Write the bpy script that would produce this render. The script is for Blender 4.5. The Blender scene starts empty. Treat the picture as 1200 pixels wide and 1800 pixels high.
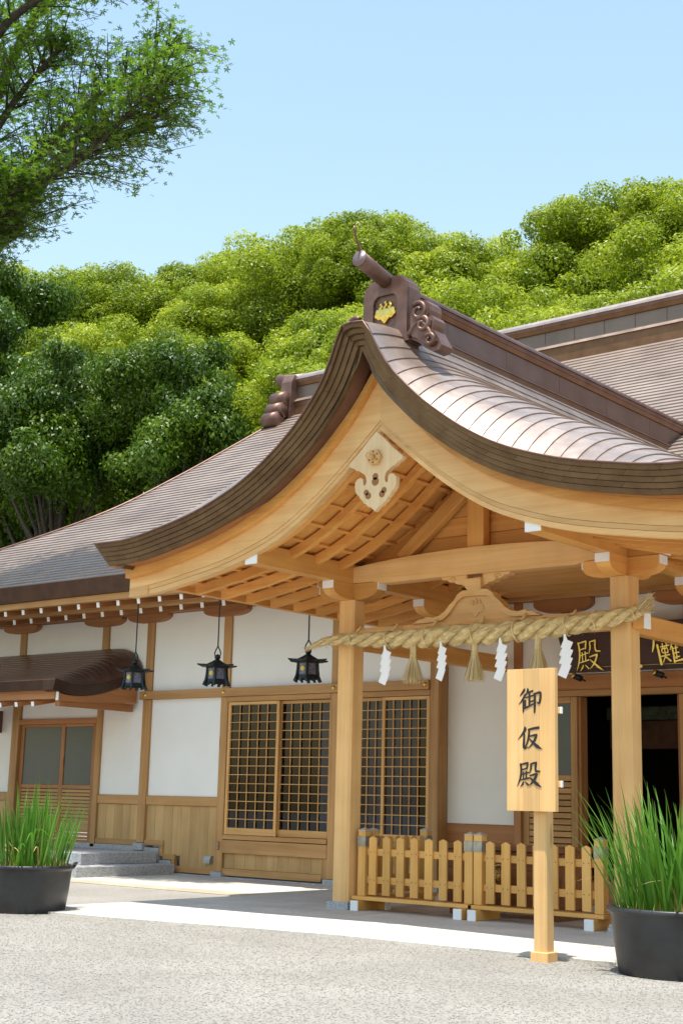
import bpy, math, random
import numpy as np
from mathutils import Vector, Matrix

random.seed(7)
rng = np.random.default_rng(7)
SC = bpy.context.scene
COL = SC.collection
R = math.radians

# ------------------------------------------------------------------ camera, sky, sun, exposure
def make_camera():
    yaw, pit, roll = -0.686743, 0.2025376, 0.0245633
    cy, sy, cp, sp = math.cos(yaw), math.sin(yaw), math.cos(pit), math.sin(pit)
    fw = Vector((sy * cp, cy * cp, sp)); r = Vector((cy, -sy, 0)); u = r.cross(fw)
    r2 = r * math.cos(roll) + u * math.sin(roll); u2 = -r * math.sin(roll) + u * math.cos(roll)
    cam = bpy.data.cameras.new('camera'); ob = bpy.data.objects.new('camera', cam); COL.objects.link(ob)
    m = Matrix((r2, u2, -fw)).transposed().to_4x4(); m.translation = (0, 0, 1.2)
    ob.matrix_world = m
    cam.sensor_fit = 'HORIZONTAL'; cam.sensor_width = 36.0; cam.lens = 2464.43 / 1200 * 36
    cam.clip_start = 0.1; cam.clip_end = 2000
    SC.camera = ob
make_camera()
SUN_TRAVEL = Vector((-0.05, 0.20, -1.0)).normalized()
to_sun = -SUN_TRAVEL
sun_el = math.asin(to_sun.z)
W = bpy.data.worlds.new('World'); SC.world = W; W.use_nodes = True
wn = W.node_tree.nodes; wl = W.node_tree.links
sky = wn.new('ShaderNodeTexSky'); sky.sky_type = 'NISHITA'; sky.sun_disc = False
sky.sun_elevation = sun_el; sky.sun_rotation = math.atan2(to_sun.x, to_sun.y)
sky.altitude = 0; sky.air_density = 2.05; sky.dust_density = 0.9; sky.ozone_density = 1.7
wl.new(sky.outputs[0], wn['Background'].inputs[0]); wn['Background'].inputs[1].default_value = 0.136
sl = bpy.data.lights.new('sun', 'SUN'); sl.energy = 4.5; sl.angle = R(0.53); sl.color = (1.0, 0.95, 0.87)
so = bpy.data.objects.new('sun', sl); COL.objects.link(so)
so.rotation_euler = SUN_TRAVEL.to_track_quat('-Z', 'Y').to_euler(); so.location = (0, 0, 40)
vs = SC.view_settings
SC.display_settings.display_device = 'sRGB'
vs.view_transform = 'Standard'; vs.look = 'None'; vs.exposure = 0.75; vs.gamma = 1.0; vs.use_curve_mapping = False
SC.cycles.max_bounces = 10; SC.cycles.diffuse_bounces = 6; SC.cycles.transparent_max_bounces = 12

# ------------------------------------------------------------------ helpers: objects
WP = {}
def wpos(o):
    return WP.get(o.name, Vector((0, 0, 0))) if o else Vector((0, 0, 0))
def put(o, loc, parent):
    loc = Vector(loc)
    COL.objects.link(o)
    if parent is not None:
        o.parent = parent; o.location = loc - wpos(parent)
    else:
        o.location = loc
    WP[o.name] = loc
    return o
def tag(o, label=None, cat=None, group=None, kind=None):
    if label: o['label'] = label
    if cat: o['category'] = cat
    if group: o['group'] = group
    if kind: o['kind'] = kind
    return o
def empty(name, loc=(0, 0, 0), parent=None):
    o = bpy.data.objects.new(name, None); o.empty_display_size = 0.1
    return put(o, loc, parent)
def mesh_of(verts, faces, mat=None, smooth=False):
    me = bpy.data.meshes.new('m'); me.from_pydata([tuple(v) for v in verts], [], [tuple(f) for f in faces])
    if mat: me.materials.append(mat)
    if smooth: me.polygons.foreach_set('use_smooth', [True] * len(me.polygons))
    me.update()
    return me
def poly(name, parent, verts, faces, mat, smooth=False, origin=None):
    vs_ = [Vector(v) for v in verts]
    if origin is None:
        lo = [min(v[i] for v in vs_) for i in range(3)]; hi = [max(v[i] for v in vs_) for i in range(3)]
        origin = Vector([(a + b) / 2 for a, b in zip(lo, hi)])
    else: origin = Vector(origin)
    me = mesh_of([v - origin for v in vs_], faces, mat, smooth)
    return put(bpy.data.objects.new(name, me), origin, parent)
_bc = {}
def cbox_mesh(sx, sy, sz, b, mat):
    key = (round(sx, 4), round(sy, 4), round(sz, 4), b, mat.name)
    if key in _bc: return _bc[key]
    x, y, z = sx / 2, sy / 2, sz / 2
    b = min(b, x * .45, y * .45, z * .45)
    V = []; idx = {}
    for ix in (-1, 1):
        for iy in (-1, 1):
            for iz in (-1, 1):
                for ax in range(3):
                    p = [ix * x, iy * y, iz * z]
                    for k in range(3):
                        if k != ax: p[k] -= (ix, iy, iz)[k] * b
                    idx[(ix, iy, iz, ax)] = len(V); V.append(p)
    F = []
    for ax in range(3):
        o1, o2 = [k for k in range(3) if k != ax]
        for s in (-1, 1):
            q = []
            for a, c in ((-1, -1), (1, -1), (1, 1), (-1, 1)):
                t = [0, 0, 0]; t[ax] = s; t[o1] = a; t[o2] = c
                q.append(idx[(*t, ax)])
            flip = (s < 0) ^ (ax == 1)
            F.append(q[::-1] if flip else q)
    for ax in range(3):          # edges along ax
        o1, o2 = [k for k in range(3) if k != ax]
        for a in (-1, 1):
            for c in (-1, 1):
                t0 = [0, 0, 0]; t1 = [0, 0, 0]
                t0[ax] = -1; t1[ax] = 1
                for t in (t0, t1): t[o1] = a; t[o2] = c
                q = [idx[(*t0, o1)], idx[(*t1, o1)], idx[(*t1, o2)], idx[(*t0, o2)]]
                F.append(q)
    for ix in (-1, 1):
        for iy in (-1, 1):
            for iz in (-1, 1):
                F.append([idx[(ix, iy, iz, k)] for k in range(3)])
    V_ = [Vector(v) for v in V]
    G = []
    for f in F:                  # orient outward
        c = sum((V_[i] for i in f), Vector()) / len(f)
        n = (V_[f[1]] - V_[f[0]]).cross(V_[f[2]] - V_[f[0]])
        G.append(f if n.dot(c) > 0 else f[::-1])
    me = mesh_of(V, G, mat)
    _bc[key] = me
    return me
def box(name, parent, X, Y, Z, mat, b=.004, rot=None):
    me = cbox_mesh(X[1] - X[0], Y[1] - Y[0], Z[1] - Z[0], b, mat)
    o = put(bpy.data.objects.new(name, me), ((X[0] + X[1]) / 2, (Y[0] + Y[1]) / 2, (Z[0] + Z[1]) / 2), parent)
    if rot: o.rotation_euler = rot
    return o
def prism(name, parent, pts, plane, a, b, mat, smooth=False):
    """closed 2-D outline pts extruded along the axis missing from plane, from a to b"""
    def P(p, t):
        if plane == 'xz': return (p[0], t, p[1])
        if plane == 'yz': return (t, p[0], p[1])
        return (p[0], p[1], t)
    n = len(pts)
    area = sum(pts[i][0] * pts[(i + 1) % n][1] - pts[(i + 1) % n][0] * pts[i][1] for i in range(n))
    V = [P(p, a) for p in pts] + [P(p, b) for p in pts]
    F = [list(range(n)), list(range(2 * n - 1, n - 1, -1))] + [[i, n + i, n + (i + 1) % n, (i + 1) % n] for i in range(n)]
    if (area > 0) ^ (plane == 'xz'): F = [f[::-1] for f in F]
    return poly(name, parent, V, F, mat, smooth)
def tube_geo(pts, rad, n=8, caps=True):
    pts = [Vector(p) for p in pts]; V = []; F = []
    if not hasattr(rad, '__len__'): rad = [rad] * len(pts)
    up = Vector((0, 0, 1)); prev = None
    for i, p in enumerate(pts):
        t = (pts[min(i + 1, len(pts) - 1)] - pts[max(i - 1, 0)])
        t = t.normalized() if t.length > 1e-9 else Vector((0, 0, 1))
        if prev is None:
            a = t.cross(up)
            if a.length < 1e-3: a = t.cross(Vector((1, 0, 0)))
        else:
            a = prev - t * prev.dot(t)
            if a.length < 1e-4: a = t.cross(up)
        a.normalize(); prev = a; bb = t.cross(a)
        for k in range(n):
            th = 2 * math.pi * k / n
            V.append(p + (a * math.cos(th) + bb * math.sin(th)) * rad[i])
    for i in range(len(pts) - 1):
        for k in range(n):
            F.append((i * n + k, i * n + (k + 1) % n, (i + 1) * n + (k + 1) % n, (i + 1) * n + k))
    if caps:
        F.append(tuple(range(n))[::-1]); F.append(tuple(range((len(pts) - 1) * n, len(pts) * n)))
    return V, F
def join_geo(parts):
    V = []; F = []
    for v, f in parts:
        o = len(V); V += list(v); F += [tuple(i + o for i in q) for q in f]
    return V, F
def tube(name, parent, pts, rad, mat, n=8, smooth=True):
    V, F = tube_geo(pts, rad, n)
    return poly(name, parent, V, F, mat, smooth)
def lathe_geo(prof, n=24):
    V = []; F = []
    for r, z in prof:
        for k in range(n):
            th = 2 * math.pi * k / n; V.append((r * math.cos(th), r * math.sin(th), z))
    for i in range(len(prof) - 1):
        for k in range(n):
            F.append((i * n + k, i * n + (k + 1) % n, (i + 1) * n + (k + 1) % n, (i + 1) * n + k))
    return V, F
def copy_tree(root):
    c = root.copy(); COL.objects.link(c)
    for ch in list(root.children):
        d = copy_tree(ch); d.parent = c
    return c
class Curve:
    """smooth curve z(x) through points"""
    def __init__(s, pts):
        s.x = np.array([p[0] for p in pts], float); s.y = np.array([p[1] for p in pts], float)
        d = np.diff(s.y) / np.diff(s.x); m = np.zeros(len(s.x)); m[0] = d[0]; m[-1] = d[-1]
        h = np.diff(s.x)
        for i in range(1, len(d)):
            if d[i - 1] * d[i] > 0: m[i] = (h[i] * d[i - 1] + h[i - 1] * d[i]) / (h[i] + h[i - 1])
        s.m = m
    def __call__(s, x):
        i = int(np.clip(np.searchsorted(s.x, x) - 1, 0, len(s.x) - 2)); h = s.x[i + 1] - s.x[i]; t = (x - s.x[i]) / h
        if t < 0: return s.y[0] + s.m[0] * (x - s.x[0])
        if t > 1: return s.y[-1] + s.m[-1] * (x - s.x[-1])
        t2, t3 = t * t, t * t * t
        return float((2 * t3 - 3 * t2 + 1) * s.y[i] + (t3 - 2 * t2 + t) * h * s.m[i] + (-2 * t3 + 3 * t2) * s.y[i + 1] + (t3 - t2) * h * s.m[i + 1])

# ------------------------------------------------------------------ helpers: materials
_mats = {}
def newmat(name):
    m = bpy.data.materials.new(name); m.use_nodes = True
    nt = m.node_tree; b = nt.nodes['Principled BSDF']
    return m, nt.nodes, nt.links, b
def plain(name, col, rough=.6, metal=0, spec=.5, var=0.06, nscale=6, bump=0.0, bscale=60):
    if name in _mats: return _mats[name]
    m, N, L, b = newmat(name)
    tc = N.new('ShaderNodeTexCoord'); nz = N.new('ShaderNodeTexNoise'); nz.inputs['Scale'].default_value = nscale; nz.inputs['Detail'].default_value = 6
    L.new(tc.outputs['Object'], nz.inputs['Vector'])
    r = N.new('ShaderNodeValToRGB'); r.color_ramp.elements[0].position = .3; r.color_ramp.elements[1].position = .7
    r.color_ramp.elements[0].color = (*[c * (1 - var) for c in col], 1); r.color_ramp.elements[1].color = (*[min(1, c * (1 + var)) for c in col], 1)
    L.new(nz.outputs[0], r.inputs[0]); L.new(r.outputs[0], b.inputs['Base Color'])
    b.inputs['Roughness'].default_value = rough; b.inputs['Metallic'].default_value = metal; b.inputs['Specular IOR Level'].default_value = spec
    if bump:
        n2 = N.new('ShaderNodeTexNoise'); n2.inputs['Scale'].default_value = bscale; n2.inputs['Detail'].default_value = 4
        L.new(tc.outputs['Object'], n2.inputs['Vector'])
        bp = N.new('ShaderNodeBump'); bp.inputs['Strength'].default_value = bump; bp.inputs['Distance'].default_value = .01
        L.new(n2.outputs[0], bp.inputs['Height']); L.new(bp.outputs[0], b.inputs['Normal'])
    _mats[name] = m
    return m
def wood(key, dark, light, axis, rough=.5, across=11.0, along=.45):
    name = 'wood_%s_%s' % (key, axis)
    if name in _mats: return _mats[name]
    m, N, L, b = newmat(name)
    tc = N.new('ShaderNodeTexCoord'); oi = N.new('ShaderNodeObjectInfo')
    mul = N.new('ShaderNodeVectorMath'); mul.operation = 'SCALE'; mul.inputs[0].default_value = (31.7, 57.3, 83.1)
    L.new(oi.outputs['Random'], mul.inputs['Scale'])
    add = N.new('ShaderNodeVectorMath'); L.new(tc.outputs['Object'], add.inputs[0]); L.new(mul.outputs[0], add.inputs[1])
    def band(sa, sl, det, dist):
        mp = N.new('ShaderNodeMapping'); s = [sa, sa, sa]; s['xyz'.index(axis)] = sl
        mp.inputs['Scale'].default_value = s; L.new(add.outputs[0], mp.inputs['Vector'])
        nz = N.new('ShaderNodeTexNoise'); nz.inputs['Scale'].default_value = 1; nz.inputs['Detail'].default_value = det; nz.inputs['Distortion'].default_value = dist
        L.new(mp.outputs[0], nz.inputs['Vector']); return nz
    n1 = band(across, along, 3, .6); n2 = band(across * 7, along * 3, 2, 0)
    rp = N.new('ShaderNodeValToRGB'); e = rp.color_ramp.elements
    e[0].position = .32; e[0].color = (*dark, 1); e[1].position = .66; e[1].color = (*light, 1)
    L.new(n1.outputs[0], rp.inputs[0])
    rp2 = N.new('ShaderNodeValToRGB'); e2 = rp2.color_ramp.elements
    e2[0].position = .35; e2[0].color = (.92, .905, .88, 1); e2[1].position = .6; e2[1].color = (1, 1, 1, 1)
    L.new(n2.outputs[0], rp2.inputs[0])
    mx = N.new('ShaderNodeMix'); mx.data_type = 'RGBA'; mx.blend_type = 'MULTIPLY'; mx.inputs['Factor'].default_value = .8
    L.new(rp.outputs[0], mx.inputs['A']); L.new(rp2.outputs[0], mx.inputs['B'])
    hs = N.new('ShaderNodeHueSaturation'); mr = N.new('ShaderNodeMapRange'); mr.inputs['To Min'].default_value = .84; mr.inputs['To Max'].default_value = 1.08
    L.new(oi.outputs['Random'], mr.inputs['Value']); L.new(mr.outputs[0], hs.inputs['Value']); L.new(mx.outputs['Result'], hs.inputs['Color'])
    n3 = N.new('ShaderNodeTexNoise'); n3.inputs['Scale'].default_value = 2.2; n3.inputs['Detail'].default_value = 5; L.new(add.outputs[0], n3.inputs['Vector'])
    rp3 = N.new('ShaderNodeValToRGB'); e3 = rp3.color_ramp.elements; e3[0].position = .30; e3[0].color = (.88, .86, .84, 1); e3[1].position = .58; e3[1].color = (1, 1, 1, 1)
    L.new(n3.outputs[0], rp3.inputs[0])
    vk = N.new('ShaderNodeTexVoronoi'); mk = N.new('ShaderNodeMapping'); sk = [5.0, 5.0, 5.0]; sk['xyz'.index(axis)] = 1.1; mk.inputs['Scale'].default_value = sk
    L.new(add.outputs[0], mk.inputs['Vector']); L.new(mk.outputs[0], vk.inputs['Vector']); vk.inputs['Scale'].default_value = .55
    rk = N.new('ShaderNodeValToRGB'); ek = rk.color_ramp.elements; ek[0].position = .03; ek[0].color = (.55, .42, .32, 1); ek[1].position = .075; ek[1].color = (1, 1, 1, 1)
    L.new(vk.outputs['Distance'], rk.inputs[0])
    m3 = N.new('ShaderNodeMix'); m3.data_type = 'RGBA'; m3.blend_type = 'MULTIPLY'; m3.inputs['Factor'].default_value = 1
    m4 = N.new('ShaderNodeMix'); m4.data_type = 'RGBA'; m4.blend_type = 'MULTIPLY'; m4.inputs['Factor'].default_value = .8
    L.new(hs.outputs[0], m3.inputs['A']); L.new(rp3.outputs[0], m3.inputs['B']); L.new(m3.outputs['Result'], m4.inputs['A']); L.new(rk.outputs[0], m4.inputs['B'])
    L.new(m4.outputs['Result'], b.inputs['Base Color'])
    b.inputs['Roughness'].default_value = rough; b.inputs['Specular IOR Level'].default_value = .35
    bp = N.new('ShaderNodeBump'); bp.inputs['Strength'].default_value = .12; bp.inputs['Distance'].default_value = .004
    L.new(n2.outputs[0], bp.inputs['Height']); L.new(bp.outputs[0], b.inputs['Normal'])
    _mats[name] = m
    return m
def hin(ax): return wood('hinoki', (.67, .305, .074), (.76, .405, .118), ax)
def pale(ax): return wood('pale', (.72, .42, .162), (.80, .512, .225), ax)
def fen(ax): return wood('fence', (.68, .35, .085), (.77, .44, .13), ax)
def lat(ax): return wood('lattice', (.54, .285, .095), (.65, .375, .14), ax)
def hall(ax): return wood('hall', (.40, .205, .07), (.53, .295, .115), ax)
def hallred(ax): return wood('eaves', (.34, .135, .045), (.44, .20, .075), ax)
def copper(name, col, col2, rough=.36, metal=.9, scale=3.0):
    if name in _mats: return _mats[name]
    m, N, L, b = newmat(name)
    tc = N.new('ShaderNodeTexCoord'); oi = N.new('ShaderNodeObjectInfo')
    nz = N.new('ShaderNodeTexNoise'); nz.inputs['Scale'].default_value = scale; nz.inputs['Detail'].default_value = 8; nz.inputs['Roughness'].default_value = .65
    geo = N.new('ShaderNodeNewGeometry'); L.new(geo.outputs['Position'], nz.inputs['Vector'])
    ad = N.new('ShaderNodeMath'); ad.operation = 'MULTIPLY_ADD'; ad.inputs[1].default_value = .2
    L.new(oi.outputs['Random'], ad.inputs[0]); L.new(nz.outputs[0], ad.inputs[2])
    rp = N.new('ShaderNodeValToRGB'); e = rp.color_ramp.elements
    e[0].position = .38; e[0].color = (*col, 1); e[1].position = .85; e[1].color = (*col2, 1)
    L.new(ad.outputs[0], rp.inputs[0]); L.new(rp.outputs[0], b.inputs['Base Color'])
    b.inputs['Metallic'].default_value = metal
    mr = N.new('ShaderNodeMapRange'); mr.inputs['To Min'].default_value = rough - .08; mr.inputs['To Max'].default_value = rough + .12
    L.new(nz.outputs[0], mr.inputs['Value']); L.new(mr.outputs[0], b.inputs['Roughness'])
    n2 = N.new('ShaderNodeTexNoise'); n2.inputs['Scale'].default_value = 9; L.new(geo.outputs['Position'], n2.inputs['Vector'])
    bp = N.new('ShaderNodeBump'); bp.inputs['Strength'].default_value = .06; bp.inputs['Distance'].default_value = .02
    L.new(n2.outputs[0], bp.inputs['Height']); L.new(bp.outputs[0], b.inputs['Normal'])
    _mats[name] = m
    return m
C_ROOF = copper('copper_roof', (.34, .265, .22), (.50, .405, .34), .40, .82)
C_MAIN = copper('copper_main_roof', (.29, .23, .20), (.42, .345, .295), .46, .72, 1.5)
C_EDGE = copper('copper_edge', (.10, .055, .026), (.175, .11, .055), .40, .6, 5)
C_DARK = copper('copper_ridge', (.115, .06, .045), (.235, .14, .11), .46, .6, 4)
C_BAND = copper('copper_band', (.155, .075, .035), (.24, .13, .07), .40, .65, 4)
C_OLD = copper('copper_canopy', (.14, .08, .058), (.23, .145, .11), .34, .7, 4)
PLASTER = plain('plaster', (.78, .765, .735), .85, var=.04, nscale=1.3, bump=.06, bscale=70)
WHITE = plain('white_paint', (.82, .83, .84), .6, var=.03)
PAPER = plain('paper', (.84, .85, .88), .8, var=.01)
GOLD = plain('gold', (.83, .60, .15), .28, 1.0, var=.15, nscale=30)
BRASS = plain('brass', (.70, .49, .16), .3, 1.0, var=.15, nscale=30)
IRON = plain('lantern_iron', (.018, .028, .03), .42, .5, var=.35, nscale=20, bump=.1)
STEEL = plain('cap_steel', (.34, .32, .27), .42, .6, var=.2, nscale=14)
BLACKP = plain('black_plastic', (.022, .023, .026), .42, 0, var=.65, nscale=3.5, bump=.08, bscale=30)
INK = plain('ink', (.012, .010, .010), .6, var=.1)
DARKWOOD = wood('plaque', (.035, .011, .006), (.065, .02, .01), 'x', .35)
BOXWOOD = wood('offering', (.20, .075, .025), (.29, .12, .04), 'x', .4)
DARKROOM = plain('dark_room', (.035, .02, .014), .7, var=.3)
STRAW = plain('straw', (.66, .50, .235), .8, var=.22, nscale=22, bump=.5, bscale=120)
def straw_fibre():
    m, N, L, b = newmat('straw_fibre')
    geo = N.new('ShaderNodeNewGeometry'); rp = N.new('ShaderNodeValToRGB'); e = rp.color_ramp.elements
    e[0].color = (.42, .29, .11, 1); e[1].color = (.80, .66, .38, 1)
    L.new(geo.outputs['Random Per Island'], rp.inputs[0]); L.new(rp.outputs[0], b.inputs['Base Color']); b.inputs['Roughness'].default_value = .7
    return m
STRAWF = straw_fibre()
def granite(name, base, var, sc=95):
    if name in _mats: return _mats[name]
    m, N, L, b = newmat(name)
    geo = N.new('ShaderNodeNewGeometry')
    vo = N.new('ShaderNodeTexVoronoi'); vo.inputs['Scale'].default_value = sc; L.new(geo.outputs['Position'], vo.inputs['Vector'])
    bw = N.new('ShaderNodeRGBToBW'); L.new(vo.outputs['Color'], bw.inputs[0])
    rp = N.new('ShaderNodeValToRGB'); e = rp.color_ramp.elements
    e[0].position = .2; e[0].color = (*[c * (1 - var) for c in base], 1); e[1].position = .75; e[1].color = (*[min(.95, c * (1 + var)) for c in base], 1)
    L.new(bw.outputs[0], rp.inputs[0])
    nz = N.new('ShaderNodeTexNoise'); nz.inputs['Scale'].default_value = 1.7; nz.inputs['Detail'].default_value = 7; L.new(geo.outputs['Position'], nz.inputs['Vector'])
    mr = N.new('ShaderNodeMapRange'); mr.inputs['From Min'].default_value = .3; mr.inputs['From Max'].default_value = .7; mr.inputs['To Min'].default_value = .85; mr.inputs['To Max'].default_value = 1.08
    L.new(nz.outputs[0], mr.inputs['Value'])
    hs = N.new('ShaderNodeHueSaturation'); L.new(rp.outputs[0], hs.inputs['Color']); L.new(mr.outputs[0], hs.inputs['Value'])
    oi = N.new('ShaderNodeObjectInfo'); m2 = N.new('ShaderNodeMapRange'); m2.inputs['To Min'].default_value = .90; m2.inputs['To Max'].default_value = 1.06; L.new(oi.outputs['Random'], m2.inputs['Value'])
    h2 = N.new('ShaderNodeHueSaturation'); L.new(hs.outputs[0], h2.inputs['Color']); L.new(m2.outputs[0], h2.inputs['Value'])
    L.new(h2.outputs[0], b.inputs['Base Color']); b.inputs['Roughness'].default_value = .7
    _mats[name] = m
    return m
GRANITE = granite('granite', (.36, .365, .375), .30)
PAVE = granite('paving_stone', (.54, .51, .445), .10, 60)
PAVE2 = granite('paving_stone_warm', (.44, .37, .27), .10, 60)
def gravel_mat():
    m, N, L, b = newmat('gravel')
    geo = N.new('ShaderNodeNewGeometry')
    vo = N.new('ShaderNodeTexVoronoi'); vo.inputs['Scale'].default_value = 105; L.new(geo.outputs['Position'], vo.inputs['Vector'])
    bw = N.new('ShaderNodeSeparateColor'); L.new(vo.outputs['Color'], bw.inputs[0])
    rp = N.new('ShaderNodeValToRGB'); cr = rp.color_ramp
    cr.elements[0].position = 0; cr.elements[0].color = (0.203, 0.187, 0.159, 1); cr.elements[1].position = 1; cr.elements[1].color = (0.360, 0.341, 0.306, 1)
    for p, c in ((.2, (0.247, 0.231, 0.201, 1)), (.45, (0.290, 0.270, 0.234, 1)), (.7, (0.286, 0.276, 0.256, 1)), (.85, (0.276, 0.251, 0.214, 1))):
        e = cr.elements.new(p); e.color = c
    L.new(bw.outputs[0], rp.inputs[0])
    nz = N.new('ShaderNodeTexNoise'); nz.inputs['Scale'].default_value = .9; nz.inputs['Detail'].default_value = 6; L.new(geo.outputs['Position'], nz.inputs['Vector'])
    mr = N.new('ShaderNodeMapRange'); mr.inputs['From Min'].default_value = .3; mr.inputs['From Max'].default_value = .7; mr.inputs['To Min'].default_value = .86; mr.inputs['To Max'].default_value = 1.1
    L.new(nz.outputs[0], mr.inputs['Value'])
    hs = N.new('ShaderNodeHueSaturation'); L.new(rp.outputs[0], hs.inputs['Color']); L.new(mr.outputs[0], hs.inputs['Value'])
    L.new(hs.outputs[0], b.inputs['Base Color']); b.inputs['Roughness'].default_value = .9; b.inputs['Specular IOR Level'].default_value = .2
    inv = N.new('ShaderNodeMath'); inv.operation = 'MULTIPLY'; inv.inputs[1].default_value = -1; L.new(vo.outputs['Distance'], inv.inputs[0])
    bp = N.new('ShaderNodeBump'); bp.inputs['Strength'].default_value = .35; bp.inputs['Distance'].default_value = .006
    L.new(inv.outputs[0], bp.inputs['Height']); L.new(bp.outputs[0], b.inputs['Normal'])
    return m
GRAVEL = gravel_mat()
def stones_mat():
    m, N, L, b = newmat('gravel_stones')
    geo = N.new('ShaderNodeNewGeometry'); rp = N.new('ShaderNodeValToRGB'); cr = rp.color_ramp
    cr.elements[0].position = 0; cr.elements[0].color = (0.203, 0.187, 0.159, 1); cr.elements[1].position = 1; cr.elements[1].color = (0.378, 0.359, 0.323, 1)
    for p, c in ((.15, (0.251, 0.234, 0.205, 1)), (.4, (0.294, 0.275, 0.238, 1)), (.65, (0.313, 0.297, 0.268, 1)), (.85, (0.282, 0.255, 0.218, 1))):
        e = cr.elements.new(p); e.color = c
    L.new(geo.outputs['Random Per Island'], rp.inputs[0]); L.new(rp.outputs[0], b.inputs['Base Color']); b.inputs['Roughness'].default_value = .85
    return m
STONES = stones_mat()
def leaf_mat(name, c0, c1, c2, trans=.35, rough=.45):
    m, N, L, b = newmat(name)
    geo = N.new('ShaderNodeNewGeometry'); at = N.new('ShaderNodeAttribute'); at.attribute_name = 'tint'; oi = N.new('ShaderNodeObjectInfo')
    a1 = N.new('ShaderNodeMath'); a1.operation = 'MULTIPLY_ADD'; a1.inputs[1].default_value = .35
    L.new(geo.outputs['Random Per Island'], a1.inputs[0]); L.new(at.outputs['Fac'], a1.inputs[2])
    a2 = N.new('ShaderNodeMath'); a2.operation = 'MULTIPLY_ADD'; a2.inputs[1].default_value = .22
    L.new(oi.outputs['Random'], a2.inputs[0]); L.new(a1.outputs[0], a2.inputs[2])
    rp = N.new('ShaderNodeValToRGB'); cr = rp.color_ramp
    cr.elements[0].position = .1; cr.elements[0].color = (*c0, 1); cr.elements[1].position = 1.0; cr.elements[1].color = (*c2, 1)
    e = cr.elements.new(.55); e.color = (*c1, 1)
    L.new(a2.outputs[0], rp.inputs[0]); L.new(rp.outputs[0], b.inputs['Base Color'])
    b.inputs['Roughness'].default_value = rough; b.inputs['Specular IOR Level'].default_value = .4
    tr = N.new('ShaderNodeBsdfTranslucent'); L.new(rp.outputs[0], tr.inputs['Color'])
    mx = N.new('ShaderNodeMixShader'); mx.inputs[0].default_value = trans
    out = [n for n in N if n.type == 'OUTPUT_MATERIAL'][0]
    L.new(b.outputs[0], mx.inputs[1]); L.new(tr.outputs[0], mx.inputs[2]); L.new(mx.outputs[0], out.inputs['Surface'])
    return m
LEAF_CAMPHOR = leaf_mat('camphor_leaves', (.13, .20, .008), (.30, .385, .016), (.52, .56, .045), .5)
LEAF_DARK = leaf_mat('evergreen_leaves', (.03, .075, .006), (.085, .16, .009), (.20, .30, .02), .40)
LEAF_MAPLE = leaf_mat('maple_leaves', (.04, .105, .009), (.10, .205, .013), (.23, .36, .023), .55)
LEAF_IRIS = leaf_mat('iris_leaves', (.05, .16, .012), (.09, .25, .02), (.20, .36, .04), .4, .35)
BARK = plain('bark', (.05, .04, .03), .9, var=.35, nscale=9, bump=.6, bscale=25)
def glass_mat(name, tint, gloss=.1):
    m, N, L, b = newmat(name); N.remove(b)
    out = [n for n in N if n.type == 'OUTPUT_MATERIAL'][0]
    t = N.new('ShaderNodeBsdfTransparent'); t.inputs[0].default_value = (*tint, 1)
    g = N.new('ShaderNodeBsdfGlossy'); g.inputs['Roughness'].default_value = .02; g.inputs[0].default_value = (.95, .97, 1, 1)
    fr = N.new('ShaderNodeFresnel'); fr.inputs[0].default_value = 1.45
    mr = N.new('ShaderNodeMath'); mr.operation = 'ADD'; mr.inputs[1].default_value = gloss; L.new(fr.outputs[0], mr.inputs[0])
    mx = N.new('ShaderNodeMixShader'); L.new(mr.outputs[0], mx.inputs[0]); L.new(t.outputs[0], mx.inputs[1]); L.new(g.outputs[0], mx.inputs[2])
    L.new(mx.outputs[0], out.inputs['Surface'])
    return m
GLASS = glass_mat('lattice_glass', (.30, .33, .38), .0)
FROST = plain('frosted_glass', (.045, .06, .06), .28, 0, .6, var=.05)
CURTAIN = plain('curtain', (.55, .56, .62), .9, var=.03)

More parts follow.
